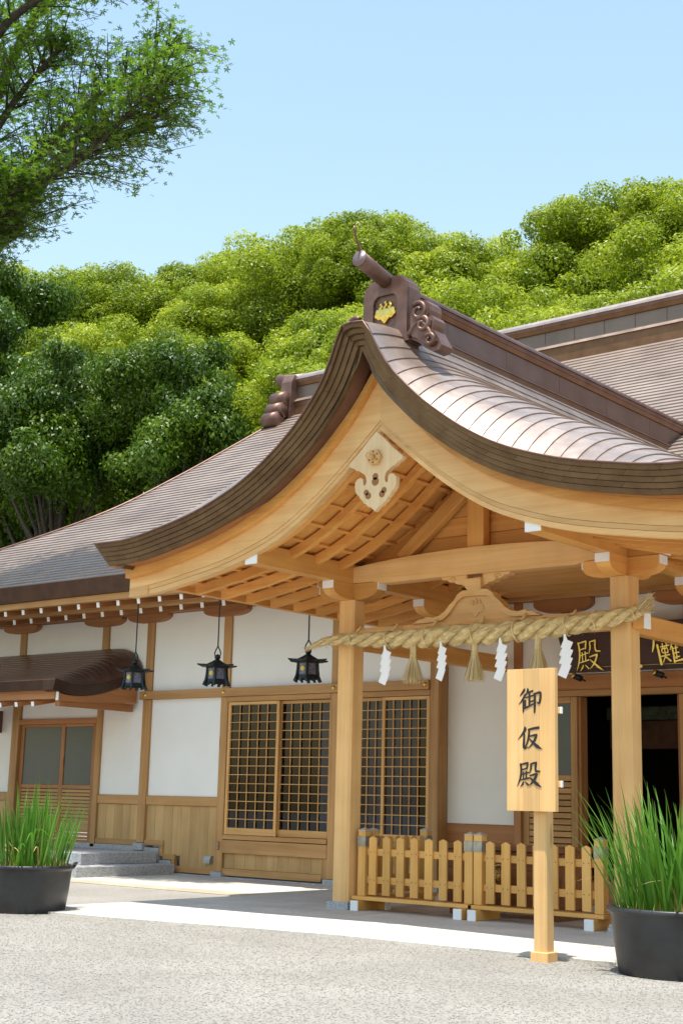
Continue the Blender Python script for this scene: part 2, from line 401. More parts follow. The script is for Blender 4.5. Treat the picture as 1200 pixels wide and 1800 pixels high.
# ------------------------------------------------------------------ ground
WALL_Y = 15.5
def ground():
    n = 60
    g = poly('ground', None, [(-400, -60, .008), (300, -60, .008), (300, 500, .008), (-400, 500, .008)], [(0, 1, 2, 3)], GRAVEL, origin=(0, 0, .008))
    tag(g, kind='structure')
    # loose stones on the gravel
    pts = []
    while len(pts) < 72000:
        x = rng.uniform(-14.5, -1.5, 60000); y = rng.uniform(4.2, 10.05, 60000)
        d = np.hypot(x, y); keep = (rng.random(60000) < np.clip(1.5 - d / 14, .15, 1))
        lim = np.where(x < -8.34, 9.98 + (x + 8.34) * .19, 9.99)
        keep &= (y < lim)
        pts += list(zip(x[keep], y[keep]))
    pts = np.array(pts[:72000]); N_ = len(pts)
    s = rng.uniform(.003, .0075, N_)
    base = np.array([(1, 0, 0), (0, 1, 0), (-1, 0, 0), (0, -1, 0), (0, 0, .7), (0, 0, -.5)])
    th = rng.uniform(0, 6.28, N_); el = rng.uniform(.7, 1.4, N_)
    V = base[None] * s[:, None, None]
    V = V * (1 + rng.uniform(-.25, .25, (N_, 6, 1)))
    V[:, :, 0] *= el[:, None]
    c, sn = np.cos(th)[:, None], np.sin(th)[:, None]
    X = V[:, :, 0] * c - V[:, :, 1] * sn; Y = V[:, :, 0] * sn + V[:, :, 1] * c
    P = np.stack([X + pts[:, 0][:, None], Y + pts[:, 1][:, None], V[:, :, 2] + .008 + (s * .15)[:, None]], -1).reshape(-1, 3)
    tri = np.array([(0, 1, 4), (1, 2, 4), (2, 3, 4), (3, 0, 4), (1, 0, 5), (2, 1, 5), (3, 2, 5), (0, 3, 5)])
    T = (tri[None] + (np.arange(N_) * 6)[:, None, None]).reshape(-1, 3)
    o = arr_mesh('gravel', P, T, STONES)
    COL.objects.link(o); tag(o, 'loose grey and beige gravel stones covering the yard', 'gravel', kind='stuff')
def arr_mesh(name, P, F, mat, tint=None, smooth=False):
    me = bpy.data.meshes.new('m'); k = F.shape[1]
    me.vertices.add(len(P)); me.vertices.foreach_set('co', np.ascontiguousarray(P, np.float32).ravel())
    me.loops.add(F.size); me.loops.foreach_set('vertex_index', np.ascontiguousarray(F, np.int32).ravel())
    me.polygons.add(len(F)); me.polygons.foreach_set('loop_start', np.arange(0, F.size, k, dtype=np.int32))
    if smooth: me.polygons.foreach_set('use_smooth', np.ones(len(F), bool))
    me.materials.append(mat)
    if tint is not None:
        a = me.attributes.new('tint', 'FLOAT', 'POINT'); a.data.foreach_set('value', np.ascontiguousarray(tint, np.float32))
    me.update(calc_edges=True)
    return bpy.data.objects.new(name, me)
ground()
def pavement():
    root = empty('pavement', (-8, 12.7, 0)); tag(root, kind='structure')
    bed = box('bedding', root, (-12.0, 2.0), (10.02, 15.6), (-.06, .014), plain('mortar', (.33, .31, .28), .9))
    # slabs under the porch: rows front to back
    def front(x): return 9.98 + (x + 8.34) * .19 if x < -8.34 else 9.98 + (x + 8.34) * .012
    ys = [None, 10.85, 11.8, 12.75, 13.7, 14.65, 15.42]
    for r in range(6):
        xs = np.arange(-12.0 + (0 if r % 2 else -.0), 1.2, 1.32)
        off = .66 if r % 2 else 0
        xs = [-12.0] + [x for x in np.arange(-12.0 + off, 1.0, 1.32) if x > -11.9]
        for i in range(len(xs) - 1):
            x0, x1 = xs[i] + .003, xs[i + 1] - .003
            if r == 0:
                a, b_ = front(max(x0, -11.2)), front(max(x1, -11.2))
                V = [(x0, a, 0), (x1, b_, 0), (x1, ys[1] - .003, 0), (x0, ys[1] - .003, 0)]
            else:
                V = [(x0, ys[r] + .003, 0), (x1, ys[r] + .003, 0), (x1, ys[r + 1] - .003, 0), (x0, ys[r + 1] - .003, 0)]
            top = .03 + random.uniform(-.0012, .0012)
            VV = [(x, y, -.1) for x, y, _ in V] + [(x, y, top) for x, y, _ in V]
            F = [(4, 5, 6, 7), (0, 1, 5, 4), (1, 2, 6, 5), (2, 3, 7, 6), (3, 0, 4, 7)]
            poly('paving_slab', root, VV, F, PAVE)
    path = empty('path', (-18, 14.2, 0)); tag(path, kind='structure')
    box('bedding', path, (-27, -12.02), (12.93, 15.46), (-.06, .012), plain('mortar', (.33, .31, .28), .9))
    for i in range(11):
        x0 = -12.01 - 1.32 * (i + 1)
        for (a, b_, mt) in ((12.95, 13.35, PAVE2), (13.355, 14.4, PAVE), (14.405, 15.42, PAVE)):
            box('paving_slab', path, (x0 + .003, x0 + 1.317), (a, b_ - .003), (-.1, .028 + random.uniform(-.001, .001)), mt, .004)
pavement()

# ------------------------------------------------------------------ porch roof curves (dx = distance from the ridge line x = XC)
XC = -8.27
zE = Curve([(0, 5.785), (.10, 5.782), (.165, 5.765), (.20, 5.69), (.35, 5.395), (.627, 5.06), (1.025, 4.72), (1.467, 4.437), (2.06, 4.196), (2.67, 4.05), (3.395, 3.955), (3.76, 3.962)])
zH = Curve([(0, 4.81), (.337, 4.52), (.775, 4.176), (1.25, 3.88), (1.85, 3.653), (2.41, 3.525), (2.61, 3.492), (3.2, 3.405), (3.54, 3.384)])
hH = Curve([(0, .62), (.25, .50), (.6, .43), (1.2, .385), (2.0, .34), (2.8, .295), (3.54, .265)])
bul = Curve([(0, .06), (.17, .12), (.5, .30), (1.1, .50), (1.8, .53), (2.6, .37), (3.3, .14), (3.76, .0)])
Y0 = 10.30
def yf(dx): return Y0 - .15 * max(0.0, 1 - dx / 1.1) ** 2
def roofz(dx, y):
    t = min(1.0, max(0.0, (y - yf(dx)) / 2.3))
    return zE(dx) + bul(dx) * (1 - (1 - t) ** 4.6)
def slope_n(dx, y, side):
    e = .01
    a = Vector((side * 2 * e, 0, roofz(dx + e, y) - roofz(max(0, dx - e), y)))
    b_ = Vector((0, 2 * e, roofz(dx, y + e) - roofz(dx, y - e)))
    n = a.cross(b_) * side
    return n.normalized() if n.z > 0 else -n.normalized()

porch = empty('entrance_porch', (XC, 12.4, 0))
tag(porch, 'new cypress entrance porch with sweeping copper gable roof on two square columns', 'porch')
proof = empty('roof', (XC, 12.4, 4.5), porch)
def course_bounds():
    # equal steps along the slope
    xs = [.13]; acc = 0; x = .13; step = .172
    while x < 3.745:
        d = .002; acc += math.hypot(d, zE(x + d) - zE(x)) ; x += d
        if acc >= step: xs.append(x); acc = 0
    xs[-1] = 3.76 if 3.76 - xs[-1] < .09 else xs[-1]
    if xs[-1] != 3.76: xs.append(3.76)
    return xs
CB = course_bounds()
def sheet_geo(dx0, dx1, y0, y1, side, ny, first=False):
    V = []; F = []
    na = 2; w = na + 3
    for j in range(ny + 1):
        y = y0 + (y1 - y0) * j / ny
        for i in range(na + 1):
            dx = dx0 + (dx1 - dx0) * i / na
            if y0 <= Y0: y = yf(dx) + (y1 - yf(dx)) * j / ny
            n = slope_n(dx, y + .005, side)
            V.append(Vector((XC + side * dx, y, roofz(dx, y))) + n * (.002 + .013 * i / na))
        n = slope_n(dx1, y + .005, side)
        V.append(V[-1].copy()); V.append(Vector((XC + side * dx1, y, roofz(dx1, y))) - n * .004)
    for j in range(ny):
        for i in (0, 1, 3):
            F.append((j * w + i, j * w + i + 1, (j + 1) * w + i + 1, (j + 1) * w + i))
    if side < 0: F = [f[::-1] for f in F]
    return V, F
def porch_roof():
    yend = 17.6; n_parts = 0
    rest = []
    for k in range(len(CB) - 1):
        a, b_ = CB[k], CB[k + 1]
        off = .35 * (k % 2) + random.uniform(-.03, .03)
        ys = [Y0, Y0 + .42 + off]
        while ys[-1] < yend - .9: ys.append(ys[-1] + .68)
        ys[-1] = yend
        for j in range(len(ys) - 1):
            ny = 7 if ys[j] < 11.4 else 4
            g = sheet_geo(a, b_, ys[j] + (.0015 if j else 0), ys[j + 1] - .0015, 1, ny)
            if j < 11: poly('copper_sheet', proof, *g, C_ROOF, smooth=True)
            else: rest.append(g)
            g = sheet_geo(a, b_, ys[j] + (.0015 if j else 0), ys[j + 1] - .0015, -1, ny)
            if j < 1: poly('copper_sheet', proof, *g, C_ROOF, smooth=True)
            else: rest.append(g)
    o = poly('copper_sheets', proof, *join_geo(rest), C_ROOF, smooth=True); tag(o, kind='stuff')
    # closed underside of the roof thickness
    V = []; F = []
    xs = np.linspace(0, 3.7, 40); ys = (Y0 + .13, 17.6)
    for side in (-1, 1):
        o_ = len(V)
        for x in xs:
            for y in ys: V.append((XC + side * x, y, zE(x) - .02 - (.22 if x > .2 else .22)))
        for i in range(len(xs) - 1):
            q = (o_ + 2 * i, o_ + 2 * i + 1, o_ + 2 * i + 3, o_ + 2 * i + 2)
            F.append(q if side > 0 else q[::-1])
    poly('roof_underside', proof, V, F, hallred('x'), smooth=True)
porch_roof()
def offset_curve(cv, d, x_end):
    pts = []
    for x in np.linspace(0, x_end, 260):
        s = (cv(x + .004) - cv(max(0, x - .004))) / (.008 if x > .004 else .004 + x)
        L_ = math.hypot(1, s); pts.append((x + d * s / L_, cv(x) - d / L_))
    # cut at x = 0: keep the part after the last point left of the axis
    last = max([i for i, p in enumerate(pts) if p[0] <= 0.0] or [0])
    if pts[last][0] < 0 and last + 1 < len(pts):
        p, q = pts[last], pts[last + 1]; t = -p[0] / (q[0] - p[0]); pts = [(0, p[1] + t * (q[1] - p[1]))] + pts[last + 1:]
    else: pts = pts[last:]
    return np.array(pts)
def resample(p, svals):
    d = np.r_[0, np.cumsum(np.hypot(*np.diff(p, axis=0).T))]
    s = np.clip(np.array(svals), 0, 1) * d[-1]
    return np.stack([np.interp(s, d, p[:, 0]), np.interp(s, d, p[:, 1])], 1)
def verge():
    rows = 5; T = .24
    for r in range(rows):
        d0, d1 = T * r / rows, T * (r + 1) / rows
        e0, e1 = 3.775 - .14 * r / rows, 3.775 - .14 * (r + 1) / rows
        c0, c1 = offset_curve(zE, d0, e0), offset_curve(zE, d1, e1)
        y0, y1 = Y0 + .024 * r, Y0 + .024 * (r + 1)
        nb = 8; off = 0.5 * (r % 2)
        sv = [0] + [min(1, (i + 1 - off + random.uniform(-.1, .1)) / nb) for i in range(nb)] + ([1] if off else [])
        sv[-1] = 1
        for side in (-1, 1):
            for i in range(len(sv) - 1):
                if sv[i + 1] - sv[i] < .01: continue
                ss = np.linspace(sv[i] + (.0003 if i else 0), sv[i + 1] - .0003, 7)
                A = resample(c0, ss); B = resample(c1, ss)
                V = []; F = []
                for q in range(7):
                    yj = y0 + .003
                    fa = yf(A[q, 0] + .1 * r) - Y0; V += [(XC + side * A[q, 0], yj + fa, A[q, 1]), (XC + side * B[q, 0], y0 + .013 + fa, B[q, 1] + .004), (XC + side * B[q, 0], y1 + .03 + fa, B[q, 1] + .001)]
                for q in range(6):
                    for c in range(2):
                        f = (q * 3 + c, q * 3 + c + 1, q * 3 + c + 4, q * 3 + c + 3)
                        F.append(f if side > 0 else f[::-1])
                poly('edge_sheet', proof, V, F, C_EDGE)
    # thin rolled lip at the top edge
    for side in (-1, 1):
        pts = [(XC + side * x, yf(x) - .006, zE(x) + .004) for x in np.r_[0, np.linspace(.05, 3.77, 46)]]
        tube('edge_lip', proof, pts, .011, C_DARK, 6)
    # underside behind the edge
    c1 = resample(offset_curve(zE, T, 3.635), np.linspace(0, 1, 50))
    for side in (-1, 1):
        V = []; F = []
        for x, z in c1: V += [(XC + side * x, yf(x + .4) + .125, z + .006), (XC + side * x, 10.60, z + .035)]
        for i in range(49):
            f = (2 * i, 2 * i + 1, 2 * i + 3, 2 * i + 2); F.append(f if side < 0 else f[::-1])
        poly('edge_underside', proof, V, F, C_DARK, smooth=True)
    # the eaves' thick edge, running back along both sides
    for side in (-1, 1):
        pts = [(XC + side * a, z) for a, z in ((3.775, 3.955), (3.64, 3.745), (3.42, 3.675), (3.36, 3.75), (3.4, 3.92))]
        prism('eave_edge', proof, pts, 'xz', Y0 + .13, 15.3, C_EDGE)
verge()
def strip_geo(x_list, zlo, zhi, y0, y1, side):
    """a curved board: section zlo..zhi over x, thickness y0..y1"""
    V = []; F = []
    for x in x_list:
        for (y, z) in ((y0, zlo(x)), (y0, zhi(x)), (y1, zhi(x)), (y1, zlo(x))): V.append((XC + side * x, y, z))
    n = len(x_list)
    for i in range(n - 1):
        for k in range(4):
            f = (4 * i + k, 4 * i + (k + 1) % 4, 4 * i + 4 + (k + 1) % 4, 4 * i + 4 + k)
            F.append(f if side > 0 else f[::-1])
    e = [(0, 3, 2, 1), (4 * n - 4, 4 * n - 3, 4 * n - 2, 4 * n - 1)]
    F += e if side > 0 else [q[::-1] for q in e]
    return V, F
def bargeboards():
    xs = list(np.linspace(0, 3.54, 60))
    for side in (-1, 1):
        hb = empty('bargeboard', (XC + side * 1.7, 10.7, 4.2), porch)
        for nm, lo, hi, y in (('lower_moulding', lambda x: zH(x), lambda x: zH(x) + .052, 10.676), ('middle_moulding', lambda x: zH(x) + .055, lambda x: zH(x) + .100, 10.668), ('board', lambda x: zH(x) + .103, lambda x: zH(x) + hH(x), 10.66)):
            xx = xs if nm == 'board' else [x for x in xs if x < 3.26]
            poly(nm, hb, *strip_geo(xx, lo, hi, y, 10.76, side), pale('x'), smooth=False)
        xl = [x for x in xs if x > 3.19]
        poly('end_block', hb, *strip_geo(xl, lambda x: zH(x) - .0, lambda x: zH(x) + .102, 10.659, 10.76, side), pale('x'))
        # upper batten between board and copper edge
        poly('upper_batten', hb, *strip_geo(xs, lambda x: zH(x) + hH(x) - .055, lambda x: min(zH(x) + hH(x) + .05, zE(x) - .2), 10.585, 10.657, side), hin('x'))
bargeboards()
def rafters():
    xs = list(np.linspace(.02, 3.07, 26))
    lo = lambda x: zH(x) + .035
    hi = lambda x: zH(x) + .135
    for side in (-1, 1):
        V, F = strip_geo(xs, lo, hi, -.036, .036, side)
        V = [(x - XC, y, z) for x, y, z in V]
        me = mesh_of(V, F, hin('x'))
        for i in range(12):
            y = 10.84 + .428 * i
            if y > 15.3: break
            o = bpy.data.objects.new('rafter', me); put(o, (XC, y, 0), porch)
        # battens across the rafters
        arc = 0; x = .12; nxt = .1
        while x < 3.05:
            arc += math.hypot(.01, zH(x + .01) - zH(x)); x += .01
            if arc >= nxt:
                nxt += .31
                s = zH(x + .01) - zH(x - .01); n_ = math.atan2(s, .02)
                bx = box('batten', porch, (XC + side * x - .022, XC + side * x + .022), (10.80, 15.35), (zH(x) + .137, zH(x) + .167), hin('y'), .003, rot=(0, -n_ * side, 0))
        # soffit boards above battens
        cuts = np.linspace(10.775, 15.35, 17)
        V = []; F = []
        xb = list(np.linspace(0, 3.25, 26))
        for c in range(16):
            g = strip_geo(xb, lambda x: zH(x) + .168, lambda x: zH(x) + .19, cuts[c] + .002, cuts[c + 1] - .002, side)
            poly('soffit_board', porch, *g, hin('x'))
        # eave fascia
        xf = XC + side * 3.22
        box('eave_fascia', porch, (min(xf, xf + side * .1), max(xf, xf + side * .1)), (10.78, 15.3), (3.50, 3.70), hin('y'))
rafters()
def white_end(parent, X, Y, Z):
    return box('white_end', parent, X, Y, Z, WHITE, .003)
def porch_frame():
    CX = (-9.995, -6.54)
    for cx in CX:
        c = empty('column', (cx, 12.425, 0), porch)
        # chamfered shaft
        h, k = .111, .022
        pts = [(cx + a, 12.425 + b_) for a, b_ in ((-h + k, -h), (h - k, -h), (h, -h + k), (h, h - k), (h - k, h), (-h + k, h), (-h, h - k), (-h, -h + k))]
        prism('shaft', c, pts, 'xy', .105, 3.43, pale('z'))
        q, t = .165, .14
        V = [(cx + a * s, 12.425 + b_ * s, z) for s, z in ((q, .02), (t, .108)) for a, b_ in ((-1, -1), (1, -1), (1, 1), (-1, 1))]
        poly('stone_base', c, V, [(0, 1, 5, 4), (1, 2, 6, 5), (2, 3, 7, 6), (3, 0, 4, 7), (4, 5, 6, 7)], GRANITE)
        # purlin above, running front to back
        p = empty('purlin', (cx, 12.5, 3.7), porch)
        box('beam', p, (cx - .083, cx + .083), (10.715, 15.6), (3.618, 3.84), hin('y'))
        box('white_end', p, (cx - .084, cx + .084), (10.700, 10.7145), (3.617, 3.80), WHITE, .003)
        # bracket arms on the column, front-back and left-right
        br = empty('bracket', (cx, 12.42, 3.5), porch)
        def arm(y0, y1):
            n = 8; pts = []
            a = []
            for i in range(n + 1):
                th = i / n * math.pi / 2; a.append((y0 + .24 * (1 - math.sin(th)) * 1.0, 3.432 + .10 * (1 - math.cos(th)) ))
            out = [(y0, 3.616)] + [(y0, 3.535)] + [(y0 + .26 * (1 - math.cos(i / n * math.pi / 2)), 3.535 - .103 * math.sin(i / n * math.pi / 2)) for i in range(1, n + 1)]
            out2 = [(y1 - .26 * (1 - math.cos(i / n * math.pi / 2)), 3.535 - .103 * math.sin(i / n * math.pi / 2)) for i in range(n, 0, -1)] + [(y1, 3.535), (y1, 3.616)]
            return out + out2
        prism('arm', br, arm(11.99, 12.86), 'yz', cx - .078, cx + .078, hin('y'))
        prism('arm', br, arm(cx - .42, cx + .42), 'xz', 12.347, 12.503, hin('x'))
        white_end(br, (cx - .079, cx + .079), (11.976, 11.9895), (3.53, 3.617))
        for s in (-1, 1):
            white_end(br, tuple(sorted((cx + s * .4205, cx + s * .434))), (12.346, 12.504), (3.53, 3.617))
        # rear bracket where the purlin meets the hall
        rb = empty('bracket', (cx, 13.95, 3.5), porch)
        prism('arm', rb, arm(13.72, 15.4), 'yz', cx - .078, cx + .078, hin('y'))
        white_end(rb, (cx - .079, cx + .079), (13.706, 13.7195), (3.53, 3.617))
        # side tie beam from column back to hall
        box('side_beam', porch, (cx - .07, cx + .07), (12.54, 15.62), (2.885, 3.09), hin('y'), .008)
        # beam nose outside the column
    for s, cx in ((-1, CX[0]), (1, CX[1])):
        x0, x1 = sorted((cx + s * .1115, cx + s * .235))
        box('beam_nose', porch, (x0, x1), (12.36, 12.49), (2.905, 3.06), hin('x'), .006)
        white_end(porch, tuple(sorted((cx + s * .2355, cx + s * .249))), (12.359, 12.491), (2.904, 3.061))
        # tie beam nose right outside at the top
        x0, x1 = sorted((cx + s * .0835, cx + s * .46))
        box('beam_nose', porch, (x0, x1), (12.35, 12.50), (3.622, 3.77), hin('x'), .004)
        white_end(porch, tuple(sorted((cx + s * .4605, cx + s * .474))), (12.349, 12.501), (3.621, 3.771))
    # great tie beam with a slightly cambered top
    L, Rr = -9.911, -6.624
    n = 24; top = []; bot = []
    for i in range(n + 1):
        x = L + (Rr - L) * i / n; t = 1 - (2 * i / n - 1) ** 2
        top.append((x, 3.80 + .09 * t)); e = min(i, n - i) / n
        bot.append((x, 3.622 if e < .11 else 3.622 + (3.568 - 3.622) * min(1, 0) - .0 if e < .11 else 3.585 + .012 * t))
    prism('tie_beam', porch, bot + top[::-1], 'xz', 12.33, 12.50, pale('x'))
    # lower beam behind the rope, rounded edges
    prism('rope_beam', porch, [(12.35, 2.945), (12.375, 2.91), (12.475, 2.91), (12.50, 2.945), (12.50, 3.07), (12.475, 3.105), (12.375, 3.105), (12.35, 3.07)], 'yz', -9.883, -6.652, pale('x'))
    # gable infill: king post, struts, planks
    box('king_post', porch, (XC - .105, XC + .105), (12.36, 12.48), (3.893, 4.85), hin('z'))
    for s in (-1, 1):
        a = Vector((XC + s * 1.02, 12.43, 3.86)); b_ = Vector((XC + s * .105, 12.43, 4.60))
        d = (b_ - a); o = put(bpy.data.objects.new('diagonal_strut', cbox_mesh(d.length, .10, .15, .004, hin('x'))), (a + b_) / 2, porch)
        o.rotation_euler = (0, -math.atan2(d.z, d.x), 0)
    zs = [3.86, 4.07, 4.28, 4.50, 4.75]
    for i in range(4):
        w = 1.62 - i * .38
        box('gable_board', porch, (XC - w, XC + w), (12.52, 12.55), (zs[i] + .002, zs[i + 1] - .002), hin('x'), .004)
    # flat ceiling behind the gable
    for i in range(8):
        box('ceiling_board', porch, (-9.90, -6.63), (12.56 + i * .38, 12.937 + i * .38), (3.86, 3.88), hin('x'), .003)
    # block and carved arm between the frog-leg strut and tie beam
    kb = empty('carved_bracket', (XC, 12.42, 3.45), porch)
    box('block', kb, (XC - .10, XC + .10), (12.31, 12.51), (3.455, 3.55), pale('x'), .006)
    V = [(XC + a, 12.42 + b_, z) for (s, z) in ((.065, 3.40), (.1, 3.455)) for a, b_ in ((-s, -s), (s, -s), (s, s), (-s, s))]
    poly('block_foot', kb, V, [(0, 1, 5, 4), (1, 2, 6, 5), (2, 3, 7, 6), (3, 0, 4, 7), (3, 2, 1, 0), (4, 5, 6, 7)], pale('x'))
    o1 = [(-.44, 3.595), (-.42, 3.565), (-.36, 3.56), (-.33, 3.535), (-.26, 3.53), (-.23, 3.505), (-.17, 3.50), (-.15, 3.48), (-.102, 3.475)]
    for s in (-1, 1):
        pts = [(XC + s * -x if s > 0 else XC + x, z) for x, z in o1] + [(XC + s * .102 if s > 0 else XC - .102, 3.596)]
        prism('carved_arm', kb, pts, 'xz', 12.36, 12.47, pale('x'))
        # little scroll
        sp = [(XC + s * (.28 + .045 * (1 - t) * math.cos(t * 8)), 12.357, 3.555 + .03 * (1 - t) * math.sin(t * 8)) for t in np.linspace(0, .8, 14)]
        tube('scroll', kb, sp, .006, pale('x'), 5)
    # frog-leg strut
    fl = empty('frog_leg_strut', (XC, 12.42, 3.2), porch)
    up = [(0, 3.43), (.10, 3.43), (.16, 3.425), (.22, 3.39), (.26, 3.33), (.32, 3.285), (.38, 3.22), (.46, 3.175), (.54, 3.16), (.62, 3.175), (.66, 3.155), (.72, 3.15), (.78, 3.12), (.82, 3.108)]
    lo_ = [(.70, 3.108), (.50, 3.112), (.42, 3.125), (.34, 3.18), (.28, 3.25), (.22, 3.32), (.15, 3.36), (0, 3.365)]
    for s in (-1, 1):
        prism('leg', fl, [(XC + s * x, z) for x, z in up + lo_], 'xz', 12.345, 12.485, pale('x'))
    inn = [(-.66, 3.106), (-.5, 3.12), (-.4, 3.15), (-.3, 3.24), (-.2, 3.34), (-.12, 3.372), (.12, 3.372), (.2, 3.34), (.3, 3.24), (.4, 3.15), (.5, 3.12), (.66, 3.106)]
    prism('panel', fl, [(XC + x, z) for x, z in inn], 'xz', 12.385, 12.45, pale('x'))
    crest_geo('carved_crest', fl, (XC, 12.383, 3.235), .085, pale('x'), .012)
def crest_geo(name, parent, c, s, mat, thick, flower=None):
    """paulownia crest: three broad lobed leaves below, three flower spikes above"""
    parts = []
    def leaf(cx, cz, rx, rz, lob):
        pts = []
        for i in range(28):
            th = i / 28 * 2 * math.pi
            r = 1 + .10 * math.cos(th * lob)
            pts.append((cx + rx * r * math.sin(th), cz - rz * r * math.cos(th)))
        return pts
    outlines = [leaf(0, -.28, .52, .72, 5), leaf(-.72, -.05, .50, .52, 5), leaf(.72, -.05, .50, .52, 5)]
    for k, (fx, h) in enumerate(((-.55, .62), (0, .85), (.55, .62))):
        for i in range(3):
            outlines.append(leaf(fx + (.10 if i % 2 else -.10) * (0 if i == 2 else 1), .42 + h * (.15 + .3 * i), .17 - .03 * i, .2, 3))
    V = []; F = []
    for k, pts in enumerate(outlines):
        t = thick * (1.25 if k == 0 else 1.0 if k < 3 else .9) + k * .0002
        o = len(V); n = len(pts)
        V += [(c[0] + x * s, c[1] - t * .55, c[2] + z * s) for x, z in pts]
        V += [(c[0] + x * s, c[1] + .004, c[2] + z * s) for x, z in pts]
        mx = sum(p[0] for p in pts) / n; mz = sum(p[1] for p in pts) / n
        V.append((c[0] + mx * s, c[1] - t, c[2] + mz * s)); ci = len(V) - 1
        for i in range(n):
            j = (i + 1) % n
            F.append((o + i, o + j, ci)); F.append((o + i, o + n + i, o + n + j, o + j))
    return poly(name, parent, V, F, mat)
porch_frame()
def gable_pendant():
    g = empty('gable_pendant', (XC, 10.63, 4.4), porch)
    half = [(0, 4.785), (.10, 4.70), (.20, 4.60), (.30, 4.515), (.335, 4.485), (.315, 4.455), (.27, 4.44), (.245, 4.415), (.205, 4.405), (.175, 4.385), (.135, 4.36), (.118, 4.325), (.112, 4.285), (.125, 4.255), (.15, 4.25), (.155, 4.285), (.16, 4.32), (.19, 4.335), (.225, 4.325), (.252, 4.295), (.258, 4.25), (.248, 4.20), (.225, 4.165), (.20, 4.15), (.185, 4.12), (.155, 4.10), (.14, 4.07), (.105, 4.055), (.085, 4.03), (.05, 4.02), (.02, 3.995), (0, 3.975)]
    pts = [(XC + x, z) for x, z in half] + [(XC - x, z) for x, z in half[-2:0:-1]]
    prism('board', g, pts, 'xz', 10.60, 10.655, wood('pendant', (.70, .48, .25), (.78, .58, .34), 'z'))
    dk = plain('recess', (.28, .13, .045), .8)
    for cx, cz, r, a in ((0, 4.325, .034, 0), (0, 4.275, .042, 0), (-.11, 4.175, .03, 0), (-.085, 4.14, .034, 0), (.11, 4.175, .03, 0), (.085, 4.14, .034, 0)):
        V, F = lathe_geo([(r, 0), (r, .008)], 16); V.append((0, 0, .008)); F += [(16 + k, 16 + (k + 1) % 16, 32) for k in range(16)]
        poly('boar_eye_hole', g, [(XC + cx + x, 10.6035 - z, cz + y) for x, y, z in V], F, dk)
    # six-petal rosette with a peg
    pts = []
    for i in range(48):
        th = i / 48 * 2 * math.pi; r = .078 * (1 + .09 * math.cos(6 * th)); pts.append((XC + .0 + r * math.cos(th), 4.515 + r * math.sin(th)))
    ro = prism('rosette', g, pts, 'xz', 10.555, 10.599, pale('z'))
    for i in range(6):
        th = i * math.pi / 3 + .5
        x, z = XC + .055 * math.cos(th), 4.515 + .055 * math.sin(th)
        tube('petal_hole', g, [(x, 10.552, z), (x, 10.5545, z)], .008, INK, 8)
    tube('peg', g, [(XC, 10.554, 4.515), (XC, 10.47, 4.515)], [.026, .030], pale('y'), 14)
gable_pendant()
def porch_ridge():
    rd = empty('ridge', (XC, 14, 6.1), porch)
    def lay(name, hw0, hw1, z0, z1, mat, y0=10.93, y1=17.9):
        prism(name, rd, [(XC - hw0, z0), (XC + hw0, z0), (XC + hw1, z1), (XC - hw1, z1)], 'xz', y0, y1, mat)
    lay('base_band', .215, .215, 5.70, 5.885, C_BAND)
    lay('ledge', .225, .165, 5.887, 5.935, C_DARK)
    lay('box_side', .15, .15, 5.937, 6.17, copper('copper_box', (.17, .11, .09), (.26, .175, .15), .34, .75, 2))
    lay('moulding', .165, .185, 6.172, 6.22, C_BAND)
    lay('moulding', .19, .20, 6.222, 6.265, C_DARK)
    pts = [(XC + .215 * math.cos(t), 6.267 + .115 * math.sin(t)) for t in np.linspace(0, math.pi, 13)]
    prism('cap', rd, pts, 'xz', 10.93, 17.9, C_DARK)
    # seams on the box
    for y in np.arange(11.6, 17.5, 1.15):
        box('seam', rd, (XC + .1505, XC + .152), (y - .003, y + .003), (5.94, 6.168), copper('copper_box', (0, 0, 0), (0, 0, 0)), .0005)
    on = empty('ridge_end_ornament', (XC, 10.8, 5.8), porch)
    ornament(on, XC, 10.70, 10.92, 1.0, True)
